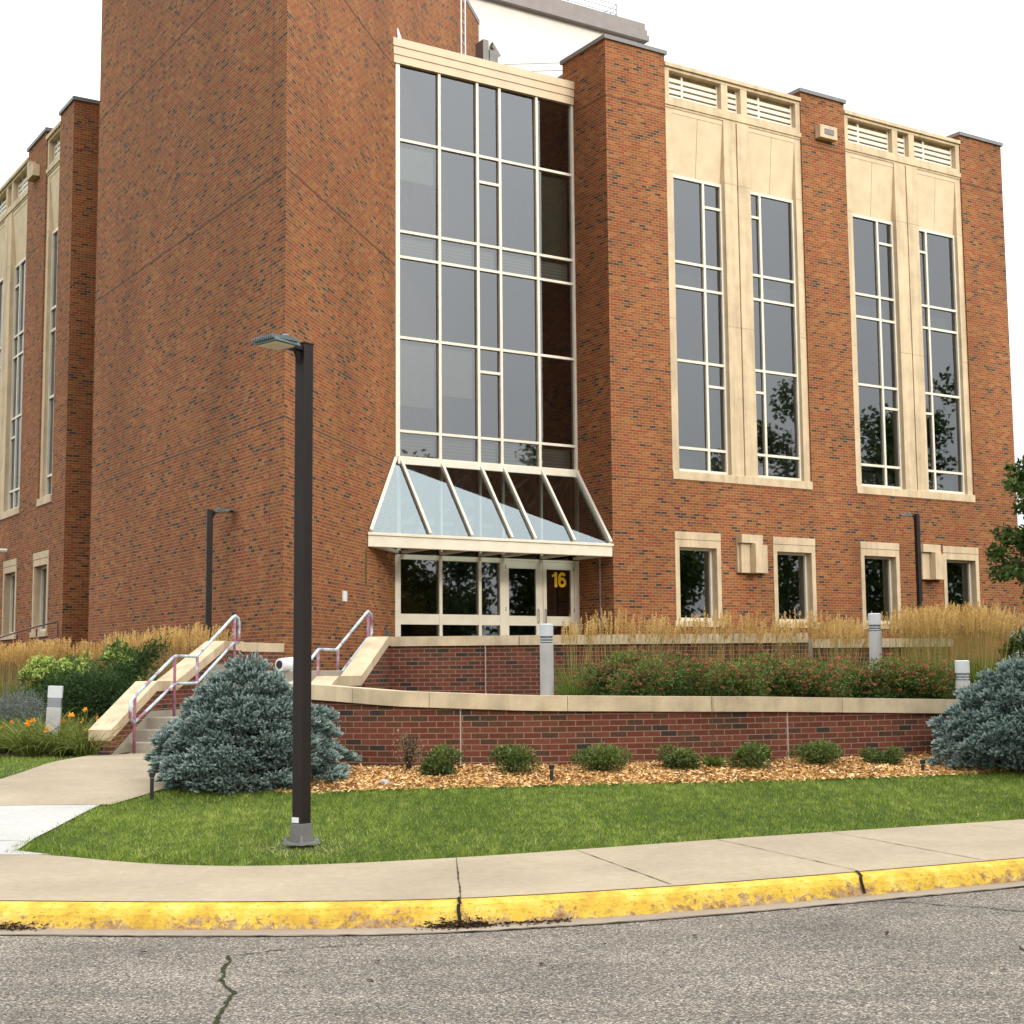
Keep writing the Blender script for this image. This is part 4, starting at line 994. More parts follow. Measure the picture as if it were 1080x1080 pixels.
# ------------------------------------------------------------------ vegetation
def spruce(seed, rx, h, nb=420):
    g = np.random.default_rng(seed)
    zk = [0, .10, .25, .45, .62, .76, .88, 1.0]; rk = [.86, 1.0, 1.0, .85, .64, .46, .28, .07]
    Bs, Ds, Ls = [], [], []; twb = MB(); tiers = 11; pads = []
    for ti in range(tiers):
        zf = (ti + .35) / tiers; rr0 = rx * np.interp(zf, zk, rk); npad = max(3, int(2 * math.pi * rr0 / .27))
        for q in range(npad):
            az = 2 * math.pi * (q + .5 * (ti % 2)) / npad + g.normal(0, .10)
            lob = 1 + .40 * mnoise.noise((math.cos(az) * 1.7 + seed, math.sin(az) * 1.7, ti * .95)) + g.normal(0, .06)
            pads.append((az, min(1, max(.02, zf + g.normal(0, .018))), rr0 * lob, 1.0, 46))
            pads.append((az + .13, min(1, max(.02, zf - .035)), rr0 * lob * .82, .9, 32))
            if rr0 > .4: pads.append((az - .1, min(1, max(.02, zf - .02)), rr0 * lob * .62, .9, 18))
    for az, zf, rr, sc_, nf in pads:
        hd = np.array([math.cos(az), math.sin(az), 0.]); sd = np.array([-hd[1], hd[0], 0.])
        c = hd * rr + [0, 0, .05 + (h - .12) * zf]; up = .05 + .7 * zf ** 2
        twb.tube([(c[0] * .1, c[1] * .1, max(.04, c[2] - .10)), tuple(c - hd * .10)], [.006, .003], 4, False)
        for k in range(nf):
            an = g.uniform(-1.35, 1.35); f = math.sqrt(g.random())
            b = c - hd * .10 + (hd * math.cos(an) + sd * math.sin(an) * 1.25) * .125 * f + [0, 0, .05 * (1 - f * f) + g.normal(0, .012)]
            d = hd * math.cos(an * .8) * (.35 + .65 * f) + sd * math.sin(an * .8) * (.35 + .65 * f) + [0, 0, up + .75 * (1 - f) + g.normal(.02, .15)]
            Bs.append(b); Ds.append(d / np.linalg.norm(d)); Ls.append(g.uniform(.065, .105))
    for k in range(14):                                     # leaders at the top
        an = k * 2.4; d = np.array([math.cos(an) * .55, math.sin(an) * .55, 1.]); Bs.append(np.array([math.cos(an) * .05, math.sin(an) * .05, h - .14 + .008 * k])); Ds.append(d / np.linalg.norm(d)); Ls.append(.12)
    Bs, Ds, Ls = map(np.array, (Bs, Ds, Ls)); nF = len(Bs); ft = g.normal(0, .12, nF)
    V, T = [], []
    for q in range(3):                                      # the twig with its close-set needles
        V.append(leaves(Bs, Ds, Ls, .027, g)); T.append(np.clip(.30 + ft + g.normal(0, .05, nF), 0, 1))
    V.append(leaves(Bs + Ds * (Ls * .5)[:, None], Ds, Ls * .62, .021, g)); T.append(np.clip(.62 + ft, 0, 1))
    m = 20; idx = np.repeat(np.arange(nF), m); s = g.random(len(idx))
    P = Bs[idx] + Ds[idx] * (Ls[idx] * s)[:, None]
    D = unit(Ds[idx] * (.75 + .5 * s ** 2)[:, None] + rand_dir(len(idx), g) * .85)
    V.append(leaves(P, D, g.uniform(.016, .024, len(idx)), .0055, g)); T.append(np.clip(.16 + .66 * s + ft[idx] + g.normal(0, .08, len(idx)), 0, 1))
    return np.concatenate(V), np.concatenate(T), twb
def spruce_obj(seed, rx, h, loc, label, nb):
    t = empty("blue_spruce", loc, label=label, cat="spruce", group="dwarf blue spruces")
    v, tone, twb = spruce(seed, rx, h, nb)
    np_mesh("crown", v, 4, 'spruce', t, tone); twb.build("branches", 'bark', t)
    mb = MB(); mb.tube([(0, 0, -.05), (0, 0, h * .85)], [.05, .012], 7); mb.build("trunk", 'bark', t)
    return t
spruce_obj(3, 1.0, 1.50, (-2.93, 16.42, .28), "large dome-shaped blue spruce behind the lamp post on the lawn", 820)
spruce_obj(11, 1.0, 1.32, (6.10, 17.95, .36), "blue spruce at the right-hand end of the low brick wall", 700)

def blob_points(n, g, rx, ry, rz, rough=.22, fill=.35, lumps=9):
    """points in a lumpy dome of overlapping clumps"""
    C = []
    for k in range(lumps):
        a = g.uniform(0, 2 * math.pi); q = math.sqrt(g.random()) * .62; zz = g.uniform(.12, .70)
        C.append((math.cos(a) * q * rx, math.sin(a) * q * ry, zz * rz, g.uniform(.28, .48)))
    C = np.array(C); i = g.integers(0, lumps, n)
    d = rand_dir(n, g); d[:, 2] = np.abs(d[:, 2]) * g.choice([1, 1, 1, -.6], n)
    r = (1 - fill * g.random(n) ** 1.6)[:, None]
    P = C[i, :3] + d * r * C[i, 3:4] * np.array([rx * 1.25, ry * 1.25, rz * .95])
    P[:, 2] = np.maximum(P[:, 2], .02)
    return P, d
def leafy(name, seed, n, r, L, Wd, mat, parent, lumps=9, tone_mu=.4, up=.3):
    g = np.random.default_rng(seed); P, d = blob_points(n, g, *r, lumps=lumps)
    D = unit(d * .7 + rand_dir(n, g) * .8 + np.array([0, 0, up]))
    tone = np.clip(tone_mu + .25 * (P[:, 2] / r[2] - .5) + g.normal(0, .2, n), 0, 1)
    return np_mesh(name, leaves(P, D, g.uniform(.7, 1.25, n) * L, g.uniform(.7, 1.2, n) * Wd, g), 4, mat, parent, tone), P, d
def stems(parent, r, n, seed, mat='bark'):
    g = np.random.default_rng(seed); mb = MB()
    for k in range(n):
        a = g.uniform(0, 6.28); q = g.uniform(.3, .8)
        mb.tube([(0.02 * math.cos(a), .02 * math.sin(a), -.03), (math.cos(a) * r[0] * q * .5, math.sin(a) * r[1] * q * .5, r[2] * .45), (math.cos(a) * r[0] * q, math.sin(a) * r[1] * q, r[2] * .85)], [.008, .006, .003], 4, False)
    return mb.build("stem", mat, parent)

# small rounded shrubs on the wood chips
specs = [(-.78, 16.50, .32, .37, "first small green shrub from the lamp post on the wood chips"), (-.03, 16.60, .30, .30, "second small green shrub from the lamp post, left of the black stake light"),
         (.97, 16.80, .35, .29, "spreading small shrub just right of the black stake light on the wood chips"), (1.84, 16.98, .33, .30, "small dark shrub between the spreading shrub and the leafy weed"),
         (2.72, 17.22, .35, .29, "small shrub right of the low leafy weed by the wall"), (3.55, 17.52, .34, .27, "second small shrub from the right blue spruce along the wall"), (4.38, 17.85, .31, .22, "small flat shrub nearest the right blue spruce along the wall")]
protos = []
for i, (x, y, r, h, lab) in enumerate(specs):
    if i < 3:
        t = empty("small_shrub", (x, y, float(MULCH_Z(x, y)) - .02), label=lab, cat="shrub", group="small shrubs in the wood chip bed")
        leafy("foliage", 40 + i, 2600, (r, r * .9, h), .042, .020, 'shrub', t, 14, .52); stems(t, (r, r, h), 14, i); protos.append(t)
    else:
        t = copy_tree(protos[i % 3]); t.location = (x, y, float(MULCH_Z(x, y)) - .02); t.rotation_euler = (0, 0, i * 1.3); t["label"] = lab
        t.scale = (r / specs[i % 3][2], r / specs[i % 3][2], h / specs[i % 3][3])
t = empty("dry_shrub", (-1.20, 17.0, float(MULCH_Z(-1.2, 17.0)) - .02), label="sparse half dry twiggy shrub against the low brick wall near the lamp post", cat="shrub")
g = np.random.default_rng(5); n = 420; P, d = blob_points(n, g, .17, .15, .45, lumps=7)
np_mesh("foliage", leaves(P, unit(d + rand_dir(n, g)), .035, .016, g), 4, 'drytwig', t, g.random(n)); stems(t, (.2, .2, .46), 22, 77)
t = empty("leafy_weed", (2.28, 17.2, float(MULCH_Z(2.28, 17.2))), label="low bright green leafy weed between two shrubs on the wood chips", cat="plant")
g = np.random.default_rng(6); n = 40; a = g.uniform(0, 6.28, n); D = unit(np.stack([np.cos(a), np.sin(a), g.uniform(.3, 1.2, n)], 1))
np_mesh("foliage", leaves(np.zeros((n, 3)) + g.normal(0, .03, (n, 3)) * [1, 1, 0], D, g.uniform(.12, .24, n), .055, g), 4, 'lily', t, g.random(n) * .5)
mb = MB(); mb.tube([(0, 0, 0), (.01, 0, .45), (.0, 0, .86)], [.006, .005, .003], 5); mb.build("stem", 'lily', t)
# stake lights and a pale stone
for x, y, h, lab in ((.40, 16.05, .17, "black stake light on the wood chips under the brick wall"), (4.72, 17.30, .13, "short black stake light near the right blue spruce"), (-3.70, 15.30, .26, "thin black marker post at the corner of the path by the large spruce")):
    z = float(front_z(x, y)) + .03; t = empty("stake_light", (x, y, z), label=lab, cat="stake light", group="black stake lights")
    mb = MB(); mb.lathe([(.02, -.05), (.02, h - .04), (.03, h - .04), (.032, h), (.01, h + .008)], 10); mb.build("body", 'black', t)
    mb = MB(); mb.lathe([(.024, h - .055), (.024, h - .045)], 10); mb.build("collar", 'castgrey', t)
mb = MB(); g = np.random.default_rng(2)
mb.lathe([(.02, -.03), (.06, 0), (.075, .025), (.055, .06), (.02, .075)], 9)
mb.v = [(x * (1 + .25 * mnoise.noise((x * 9, y * 9, z * 9))) * 1.2, y * .8, z * (1 + .3 * mnoise.noise((x * 5, y * 5, 7)))) for x, y, z in mb.v]
o = mb.build("stone", 'rock'); o.location = (-1.38, 15.95, .385); tag(o, "pale stone lying on the wood chips beside the lamp post", "stone")

# spirea in the planter
sp_spots = [(1.30, 20.1, .52, .62), (1.95, 20.3, .52, .64), (2.55, 19.9, .50, .57), (3.15, 20.2, .52, .60), (3.70, 19.9, .50, .56), (4.25, 20.3, .52, .62), (4.80, 20.1, .52, .58), (5.30, 20.3, .48, .54), (5.65, 20.0, .40, .60), (1.62, 19.3, .42, .52), (2.9, 19.3, .44, .52), (4.0, 19.5, .44, .52)]
ordn = ["first", "second", "third", "fourth", "fifth", "sixth", "seventh", "eighth", "ninth", "tenth", "eleventh", "twelfth", "thirteenth", "fourteenth", "fifteenth", "sixteenth", "seventeenth"]
sprot = []
order = sorted(range(len(sp_spots)), key=lambda k: sp_spots[k][0])
for i, (x, y, r, h) in enumerate(sp_spots):
    lab = f"{ordn[order.index(i)]} red-brown flowering bush from the entrance bollard along the planter wall"
    if i < 3:
        t = empty("spirea_bush", (x, y, float(bed_z(x, y))), label=lab, cat="bush", group="flowering bushes in the planter")
        _, P, d = leafy("foliage", 60 + i, 5200, (r, r, h), .046, .021, 'spirea', t, 16, .48)
        g = np.random.default_rng(80 + i); nh = 300; sel = P[:, 2] > h * .25; heads = (P[sel] + d[sel] * .025)[g.integers(0, sel.sum(), nh)]
        k = 24; idx = np.repeat(np.arange(nh), k); off = rand_dir(nh * k, g) * g.uniform(0, .045, (nh * k, 1)) * [1, 1, .45]
        np_mesh("flower_head", leaves(heads[idx] + off + [0, 0, .02], unit(rand_dir(nh * k, g) + [0, 0, .6]), .022, .015, g), 4, 'spirea_flower', t, np.clip(np.repeat(g.random(nh), k) * .93 + g.normal(0, .1, nh * k), 0, 1))
        stems(t, (r, r, h), 16, 300 + i); sprot.append(t)
    else:
        t = copy_tree(sprot[i % 3]); t.location = (x, y, float(bed_z(x, y))); t.rotation_euler = (0, 0, i * 2.1); s_ = r / sp_spots[i % 3][2]; t.scale = (s_, s_, h / sp_spots[i % 3][3]); t["label"] = lab

# feather reed grass
def reed(name, seed, h, nst, nlf, spread, lean, label, group):
    g = np.random.default_rng(seed); t = empty(name, (0, 0, 0), label=label, cat="grass clump", group=group)
    a = g.uniform(0, 6.28, nlf); b = np.stack([np.cos(a), np.sin(a), 0 * a], 1) * g.uniform(0, spread * .5, (nlf, 1))
    d0 = np.stack([np.cos(a) * .32, np.sin(a) * .32, np.ones(nlf)], 1) + g.normal(0, .12, (nlf, 3))
    q, _, sg = ribbons(b, d0, g.uniform(.38, .66, nlf) * h, .011, g.uniform(.12, .45, nlf), 4, g)
    np_mesh("leaf_tuft", q, 4, 'reed', t, np.repeat(np.clip(g.normal(.35, .22, nlf), 0, 1), sg))
    a = g.uniform(0, 6.28, nst); b = np.stack([np.cos(a), np.sin(a), 0 * a], 1) * g.uniform(0, spread * .55, (nst, 1))
    d0 = np.stack([np.cos(a) * .10, np.sin(a) * .10, np.ones(nst)], 1) + g.normal(0, .05, (nst, 3)) + np.array(lean)
    ln = g.uniform(.84, 1.0, nst) * h
    q, tips, sg = ribbons(b, d0, ln, .006, g.uniform(.0, .05, nst), 4, g)
    np_mesh("stalk", q, 4, 'reed', t, np.repeat(np.clip(g.normal(.92, .1, nst), 0, 1), sg))
    m = 46; idx = np.repeat(np.arange(nst), m); s = g.random(nst * m); dn = unit(d0)
    pl = g.uniform(.19, .30, nst)
    P = tips[idx] - dn[idx] * (pl[idx] * s)[:, None] + rand_dir(nst * m, g) * (.0135 * np.sin(np.pi * np.clip(s * .9 + .1, 0, 1)))[:, None]
    D = unit(dn[idx] + rand_dir(nst * m, g) * .35)
    np_mesh("plume", leaves(P, D, g.uniform(.024, .042, nst * m), .010, g), 4, 'plume', t, np.clip(np.repeat(g.random(nst), m) * .6 + g.normal(.2, .14, nst * m), 0, 1))
    return t
def reed_row(spots, protos_, labels, zfun):
    for i, ((x, y, s, hs), lab) in enumerate(zip(spots, labels)):
        src = protos_[i % len(protos_)]; t = src if src.get("_used") is None else copy_tree(src)
        src["_used"] = 1; t.location = (x, y, float(zfun(x, y)) - .02); t.rotation_euler = (0, 0, 0 if i < len(protos_) else (i * 1.7) % .6); t.scale = (s, s, hs); t["label"] = lab
        if "_used" in t and t is not src: del t["_used"]
G1 = "sparse reed grass along the terrace wall"
p1 = [reed("reed_grass_clump", 100 + k, 1.42, 52, 200, .44, (.05, 0, 0), "x", G1) for k in range(2)]
row1 = [(.95, 22.9), (1.5, 23.2), (2.0, 22.9), (2.5, 23.2), (3.0, 22.9), (3.5, 23.2), (4.0, 22.95), (4.45, 23.2), (4.85, 22.9), (5.2, 23.3), (5.0, 22.4)]
row1 = [(x, y, 1, .92 + .12 * ((i * 37) % 10) / 10) for i, (x, y) in enumerate(row1)]
o1 = sorted(range(len(row1)), key=lambda k: row1[k][0])
reed_row(row1, p1, [f"{ordn[o1.index(i)]} sparse tan reed clump from the entrance bollard along the terrace wall" for i in range(len(row1))], bed_z)
G2 = "dense reed grass behind the low wall"
p2 = [reed("reed_grass_clump", 200 + k, 1.55, 95, 900, .46, (.06, 0, 0), "x", G2) for k in range(2)]
row2 = [(5.70, 21.7), (6.05, 22.2), (6.35, 21.5), (6.65, 22.0), (6.95, 21.5), (7.05, 22.2), (6.25, 22.7), (5.95, 21.1), (6.62, 21.1)]
row2 = [(x, y, 1, .94 + .1 * ((i * 53) % 10) / 10) for i, (x, y) in enumerate(row2)]
o2 = sorted(range(len(row2)), key=lambda k: row2[k][0])
reed_row(row2, p2, [f"{ordn[o2.index(i)]} dense golden reed clump counted from the half hidden bollard toward the right tree" for i in range(len(row2))], bed_z)
G3 = "reed grass in the left bed"
p3 = [reed("reed_grass_clump", 260 + k, 1.72, 80, 300, .46, (.03, 0, 0), "x", G3) for k in range(2)]
row3 = [(-6.95, 26.6), (-6.45, 27.1), (-6.15, 26.6), (-5.75, 26.2), (-6.55, 26.1), (-5.55, 27.0)]
row3 = [(x, y, 1, .93 + .1 * ((i * 53) % 10) / 10) for i, (x, y) in enumerate(row3)]
o3 = sorted(range(len(row3)), key=lambda k: row3[k][0])
reed_row(row3, p3, [f"{ordn[o3.index(i)]} golden reed clump counted rightwards from the dark yew toward the tower lamp post" for i in range(len(row3))], left_z)
G4 = "brown reed grass before the far left wing"
p4 = [reed("reed_grass_clump", 280 + k, 1.45, 80, 260, .52, (-.02, 0, 0), "x", G4) for k in range(2)]
row4 = [(-10.1, 29.0), (-9.7, 28.6), (-9.3, 29.0), (-8.9, 28.6), (-8.55, 29.0), (-8.2, 29.3), (-10.5, 28.6), (-9.5, 27.8), (-9.95, 27.9), (-9.0, 27.9)]
row4 = [(x, y, 1.1, .9 + .1 * ((i * 53) % 10) / 10) for i, (x, y) in enumerate(row4)]
o4 = sorted(range(len(row4)), key=lambda k: row4[k][0])
reed_row(row4, p4, [f"{ordn[o4.index(i)]} brownish reed clump from the left picture edge before the far brick wing" for i in range(len(row4))], left_z)
for o in list(bpy.data.objects):
    if "_used" in o: del o["_used"]
# a low green tuft beside the entrance bollard
t = empty("grass_tuft", (.78, 20.0, float(bed_z(.78, 20.0))), label="low green grass tuft right beside the entrance bollard", cat="grass tuft")
g = np.random.default_rng(9); n = 260; a = g.uniform(0, 6.28, n)
q, _, sg = ribbons(np.stack([np.cos(a), np.sin(a), 0 * a], 1) * g.uniform(0, .12, (n, 1)), np.stack([np.cos(a) * .5, np.sin(a) * .5, np.ones(n)], 1) + g.normal(0, .2, (n, 3)), g.uniform(.25, .5, n), .007, g.uniform(.1, .5, n), 4, g)
np_mesh("leaf_tuft", q, 4, 'reed', t, np.repeat(np.clip(g.normal(.3, .2, n), 0, 1), sg))

# left bed: yew, hydrangea, sage, day lilies
t = empty("yew_shrub", (-7.0, 24.6, .68), label="dark green spreading yew shrub behind the leaning bollard", cat="shrub")
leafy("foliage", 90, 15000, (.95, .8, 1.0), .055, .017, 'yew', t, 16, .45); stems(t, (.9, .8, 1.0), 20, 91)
g = np.random.default_rng(92); n = 1600; s = g.random(n); P = np.stack([.35 + .75 * s, np.zeros(n) + .1, .75 + .62 * s], 1) + g.normal(0, .09, (n, 3)); 
np_mesh("leader", leaves(P, unit(rand_dir(n, g) * .7 + [.7, 0, .6]), .075, .020, g), 4, 'yew', t, np.clip(g.normal(.5, .2, n), 0, 1))
def hydrangea(loc, r, h, seed, fmat, nh, label, hr=.07):
    t = empty("hydrangea_bush", loc, label=label, cat="bush")
    _, P, d = leafy("foliage", seed, 2600, (r, r, h), .10, .06, 'hyd', t, 10, .5); stems(t, (r, r, h), 12, seed)
    g = np.random.default_rng(seed + 1); top = P[P[:, 2] > h * .5]; c = top[g.integers(0, len(top), nh)] + d[:nh] * 0 + [0, 0, .04]
    k = 60; idx = np.repeat(np.arange(nh), k); off = rand_dir(nh * k, g) * hr * np.array([1, 1, .8])
    np_mesh("flower_head", leaves(c[idx] + off, unit(off / hr + rand_dir(nh * k, g) * .8), .035, .03, g), 4, fmat, t, g.random(nh * k))
    return t
hydrangea((-7.85, 26.0, .85), .85, 1.28, 120, 'hydflower', 60, "hydrangea bush with lime green flower heads behind the dark yew", .085)
hydrangea((-6.75, 25.9, .78), .55, 1.32, 130, 'hydflower', 24, "smaller lime flowered hydrangea between the dark yew and the golden reeds", .075)
hydrangea((7.50, 21.7, 1.0), .55, 1.30, 140, 'whiteflower', 46, "white flowered hydrangea bush at the right edge under the leafy tree", .065)
for i, (x, y) in enumerate(((-8.35, 24.2), (-7.9, 23.5), (-8.9, 23.6))):
    t = empty("sage_clump", (x, y, float(left_z(x, y))), label=["grey-green sage clump behind the others, next to the dark yew", "grey-green sage clump nearest the day lilies", "grey-green sage clump at the left picture edge"][i], cat="plant", group="grey sage clumps")
    g = np.random.default_rng(150 + i); n = 260; a = g.uniform(0, 6.28, n)
    q, tips, sg = ribbons(np.stack([np.cos(a), np.sin(a), 0 * a], 1) * g.uniform(0, .2, (n, 1)), np.stack([np.cos(a) * .45, np.sin(a) * .45, np.ones(n)], 1) + g.normal(0, .15, (n, 3)), g.uniform(.5, .85, n), .008, g.uniform(0, .15, n), 3, g)
    np_mesh("stalk", q, 4, 'sage', t, np.repeat(g.random(n) * .6, sg))
    m = 22; idx = np.repeat(np.arange(n), m); P = tips[idx] - np.array([0, 0, 1]) * g.uniform(0, .35, (n * m, 1)) + g.normal(0, .02, (n * m, 3))
    np_mesh("foliage", leaves(P, unit(rand_dir(n * m, g) + [0, 0, .5]), .03, .012, g), 4, 'sage', t, g.random(n * m))
def lily(seed, nfl):
    g = np.random.default_rng(seed); t = empty("day_lily_clump", (0, 0, 0), cat="flower", group="day lilies in the left bed"); n = 240; a = g.uniform(0, 6.28, n)
    q, _, sg = ribbons(np.stack([np.cos(a), np.sin(a), 0 * a], 1) * g.uniform(0, .16, (n, 1)), np.stack([np.cos(a) * .7, np.sin(a) * .7, np.ones(n)], 1) + g.normal(0, .2, (n, 3)), g.uniform(.55, 1.0, n), .015, g.uniform(.25, .7, n), 6, g)
    np_mesh("foliage", q, 4, 'lily', t, np.repeat(np.clip(g.normal(.45, .22, n), 0, 1), sg))
    mb = MB(); tops = []
    for k in range(nfl):
        a = g.uniform(0, 6.28); rr = g.uniform(.15, .42); z = g.uniform(.30, .68); top = (math.cos(a) * rr, math.sin(a) * rr, z); tops.append(top)
        mb.tube([(0, 0, 0), (top[0] * .6, top[1] * .6, z * .6), top], [.004, .004, .003], 4, False)
    mb.build("stem", 'lily', t)
    for top in tops:
        ax = unit(np.array([[top[0] * 1.5, top[1] * 1.5 - .6, .35]]))[0]; e1 = unit(np.cross(ax, [0, 0, 1.])); e2 = np.cross(ax, e1); Dp = []
        for p in range(6):
            b = p * 1.047; Dp.append(ax * .8 + e1 * math.cos(b) + e2 * math.sin(b))
        np_mesh("flower", leaves(np.repeat([top], 6, 0), unit(np.array(Dp)), .07, .042, g), 4, 'petal', t, g.random(6) * .4 + g.random() * .6)
    return t
lp = [lily(170, 2), lily(171, 1), lily(172, 1)]
lspots = [(-6.15, 21.15), (-6.75, 21.35), (-7.2, 21.05), (-7.55, 21.6), (-6.35, 21.75), (-6.95, 22.05), (-7.9, 21.2), (-6.05, 22.35), (-7.5, 22.5), (-6.5, 22.6), (-8.2, 22.0), (-5.98, 20.75), (-6.32, 20.72), (-6.72, 20.78), (-5.86, 20.52)]
ol = sorted(range(len(lspots)), key=lambda k: -lspots[k][0])
for i, (x, y) in enumerate(lspots):
    t = lp[i] if i < 3 else copy_tree(lp[i % 3]); t.location = (x, y, float(left_z(x, y))); t.rotation_euler = (0, 0, i * 1.9); s_ = .8 + .3 * ((i * 29) % 7) / 7; t.scale = (s_, s_, s_)
    t["label"] = f"{ordn[ol.index(i)]} orange day lily clump counted leftwards from the left stair wall"

# leafy tree at the right edge
def tree(loc, h, cr_, cz, seed, nl, label, ls=.10):
    g = np.random.default_rng(seed); t = empty("leafy_tree", loc, label=label, cat="tree"); mb = MB()
    mb.tube([(0, 0, -.1), (.03, 0, h * .35), (0, .04, h * .9)], [.07, .055, .012], 8); ends = []
    for k in range(34):
        z = cz[0] + (cz[1] - cz[0]) * (k + .5) / 34; a = k * 2.4 + g.normal(0, .3); f = math.sin(math.pi * min(1, .18 + .82 * (1 - (z - cz[0]) / (cz[1] - cz[0])) ** .9)) ** .6 if z > cz[0] else 1
        rr = cr_ * (.55 + .5 * f) * g.uniform(.75, 1.1) * (1 - .55 * ((z - cz[0]) / (cz[1] - cz[0])) ** 2)
        e = np.array([math.cos(a) * rr, math.sin(a) * rr, z + .25 * g.random()]); s0 = np.array([0, 0, max(.9, z - .35)]); mid = (s0 + e) / 2 + [0, 0, .08]
        mb.tube([tuple(s0), tuple(mid), tuple(e)], [.022, .014, .004], 5, False)
        for q in range(5):
            tt = g.uniform(.35, 1); b = s0 + (e - s0) * tt; tw = unit(g.normal(size=3) * [1, 1, .5] + (e - s0) * .5) * g.uniform(.2, .45); mb.tube([tuple(b), tuple(b + tw)], [.006, .002], 4, False); ends.append((b, b + tw))
    mb.build("trunk", 'bark', t)
    idx = g.integers(0, len(ends), nl); Aa = np.array([e[0] for e in ends])[idx]; Bb = np.array([e[1] for e in ends])[idx]; s = g.random((nl, 1)) ** .6
    P = Aa + (Bb - Aa) * s + g.normal(0, .055, (nl, 3)); D = unit(rand_dir(nl, g) + unit(Bb - Aa) * .8 + [0, 0, -.25])
    np_mesh("crown", leaves(P, D, g.uniform(.7, 1.2, nl) * ls, g.uniform(.7, 1.1, nl) * ls * .55, g), 4, 'tree', t, np.clip(g.normal(.5, .25, nl), 0, 1))
    return t
tree((9.0, 23.6, .95), 4.45, 1.42, (1.6, 4.0), 500, 15000, "young leafy tree cut off by the right picture edge")

# wood across the road, mirrored in the lower windows, plus an added sun-blocking stand
g = np.random.default_rng(600); P_, T_ = [], []
tb = MB()
wspots = [(-34 + k * 8.5 + g.normal(0, 1.3), -26 + g.normal(0, 3), g.uniform(8, 13)) for k in range(9)] + [(27 + k * 2.6 + g.normal(0, .9), 4 + k * 4.1 + g.normal(0, 1.2), [11, 9, 12, 10.5, 13.5, 9.5, 16.5, 13, 17, 12, 14][k]) for k in range(11)]
wspots += [(20 + k * 4.6 + g.normal(0, .8), -17 + (k % 2) * 4 + g.normal(0, 1), g.uniform(27, 31)) for k in range(12)]  # added unseen tall stand, keeps the low sun off the lower front
for x, y, hh in wspots:
    rr = g.uniform(2.6, 4.0) * (1.25 if hh > 19 else 1); n = 8000 if hh < 19 else 11000
    C = np.stack([g.normal(0, rr * .42, 26), g.normal(0, rr * .42, 26), g.uniform(.12 if hh < 19 else .3, .95, 26) * hh], 1); i = g.integers(0, 26, n)
    P_.append(C[i] + rand_dir(n, g) * g.uniform(.4, 1.35, (n, 1)) + [x, y, 0]); T_.append(np.clip(g.normal(.45, .25, n), 0, 1)); tb.tube([(x, y, -.1), (x, y, hh * .8)], [.25, .06], 7)
P_ = np.concatenate(P_); n = len(P_)
wood = np_mesh("woods_and_shade_stand", leaves(P_, rand_dir(n, g), g.uniform(.22, .46, n), g.uniform(.14, .26, n), g), 4, 'tree', None, np.concatenate(T_)); tag(wood, kind='stuff')
tb.build("trunks", 'bark', wood)

# lawn blades
n = 330000
gx = rng.uniform(-4.3, 7.6, n); gy = rng.uniform(11.1, 19.2, n)
ok = (gy > SBK(gx) + .0) & (gy < BED(gx) + .05) & (gx > PR(gy) - .03)
gx2 = rng.uniform(-9, -5.6, 26000); gy2 = rng.uniform(15, 20.75, 26000); ok2 = gx2 < PL(gy2) + .03
X = np.concatenate([gx[ok], gx2[ok2]]); Y = np.concatenate([gy[ok], gy2[ok2]]); n = len(X)
patch = np.array([mnoise.noise((x * .9, y * .9, 0)) for x, y in zip(X, Y)]); fine = np.array([mnoise.noise((x * 9, y * 5, 5)) for x, y in zip(X, Y)])
P = np.stack([X, Y, front_z(X, Y) - .004], 1); D = unit(np.stack([rng.normal(0, .75, n), rng.normal(0, .75, n), np.ones(n)], 1))
edge = np.clip(1.25 - (Y - SBK(X)) * 2.0, 0, 1)
tone = np.clip(.46 + .22 * patch + .38 * fine + rng.normal(0, .20, n), 0, .93); dry = rng.random(n) < .025; tone[dry] = 1.0
near = np.exp(-(((X + 1.72) / .30) ** 2 + ((Y - 12.1) / .30) ** 2)); tone = np.where(rng.random(n) < near * .55, 1.0, tone)
gr = np_mesh("grass", blades(P, D, rng.uniform(.03, .065, n) * (1 + .45 * fine) * (1 - .5 * near), .0085), 3, 'grass', None, tone); tag(gr, kind='stuff')

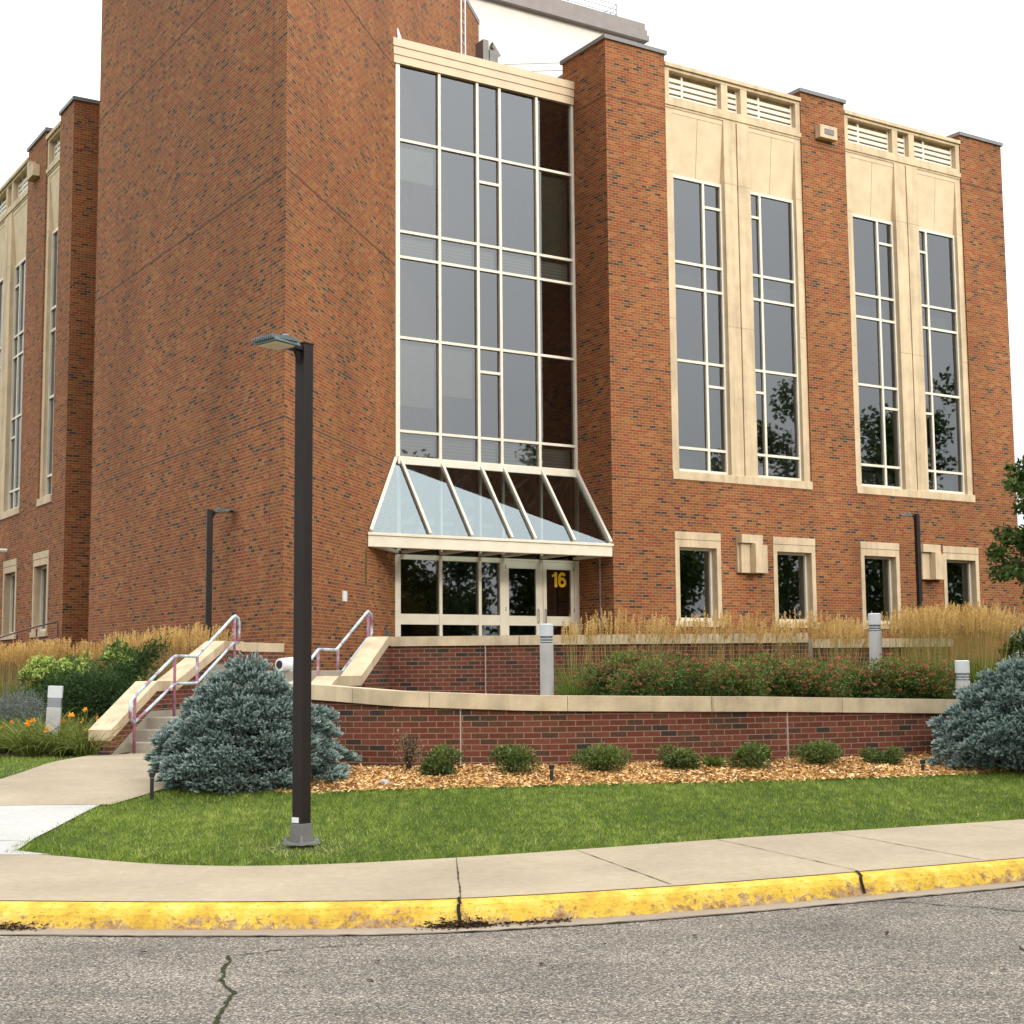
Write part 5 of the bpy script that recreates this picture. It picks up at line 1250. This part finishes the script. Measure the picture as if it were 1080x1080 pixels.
# wood chips
n = 30000; X = rng.uniform(-3.6, 8, n); Y = BED(X) + rng.uniform(-.06, 1, n) * (LWL(np.clip(X, -3.4, 10)) - BED(X) + .02)
Z = np.array([float(MULCH_Z(x, y)) for x, y in zip(X, Y)]); P = np.stack([X, Y, Z + rng.uniform(0, .018, n)], 1)
D = unit(rng.normal(size=(n, 3)) * [1, 1, .35]); S = unit(np.cross(D, unit(rng.normal(size=(n, 3)) * .5 + [0, 0, 1]))); L = rng.uniform(.02, .065, (n, 1)); Wd = rng.uniform(.010, .026, (n, 1))
v = np.stack([P - D * L * .5 - S * Wd * .5, P + D * L * .5 - S * Wd * .5 * rng.uniform(.5, 1, (n, 1)), P + D * L * .5 + S * Wd * .5, P - D * L * .5 + S * Wd * .5 * rng.uniform(.5, 1, (n, 1))], 1).reshape(-1, 3)
tag(np_mesh("wood_chips", v, 4, 'chips', None, np.clip(rng.normal(.5, .28, n), 0, 1)), kind='stuff')

# litter at the kerb and stray leaves on the road
n = 900; w = rng.random(n)
X = np.where(w < .5, rng.normal(-.36, .10, n), np.where(w < .7, rng.normal(-3.15, .10, n), rng.uniform(-.4, .35, n))); Y = GUT(X) - .02 - np.abs(rng.normal(0, .045, n)); Z = .012 + np.maximum(0, rng.normal(.0, .02, n)) * (w < .7)
tag(np_mesh("leaf_debris", leaves(np.stack([X, Y, Z], 1), unit(rng.normal(size=(n, 3)) * [1, 1, .3]), rng.uniform(.015, .05, n), .012), 4, 'litter', None, rng.random(n)), kind='stuff')
pts = np.array([(1.7, 8.6), (2.6, 8.0), (-1.2, 8.2), (-.75, 8.35), (-.78, 7.9), (.5, 8.9), (3.3, 8.1), (-2.1, 8.7), (1.1, 9.1), (.15, 8.3), (2.2, 9.0)]); n = len(pts)
tag(np_mesh("fallen_leaves", leaves(np.stack([pts[:, 0], pts[:, 1], np.full(n, .012)], 1), unit(rng.normal(size=(n, 3)) * [1, 1, .15]), rng.uniform(.05, .085, n), .03, flat=5), 4, 'litter', None, rng.random(n)), kind='stuff')
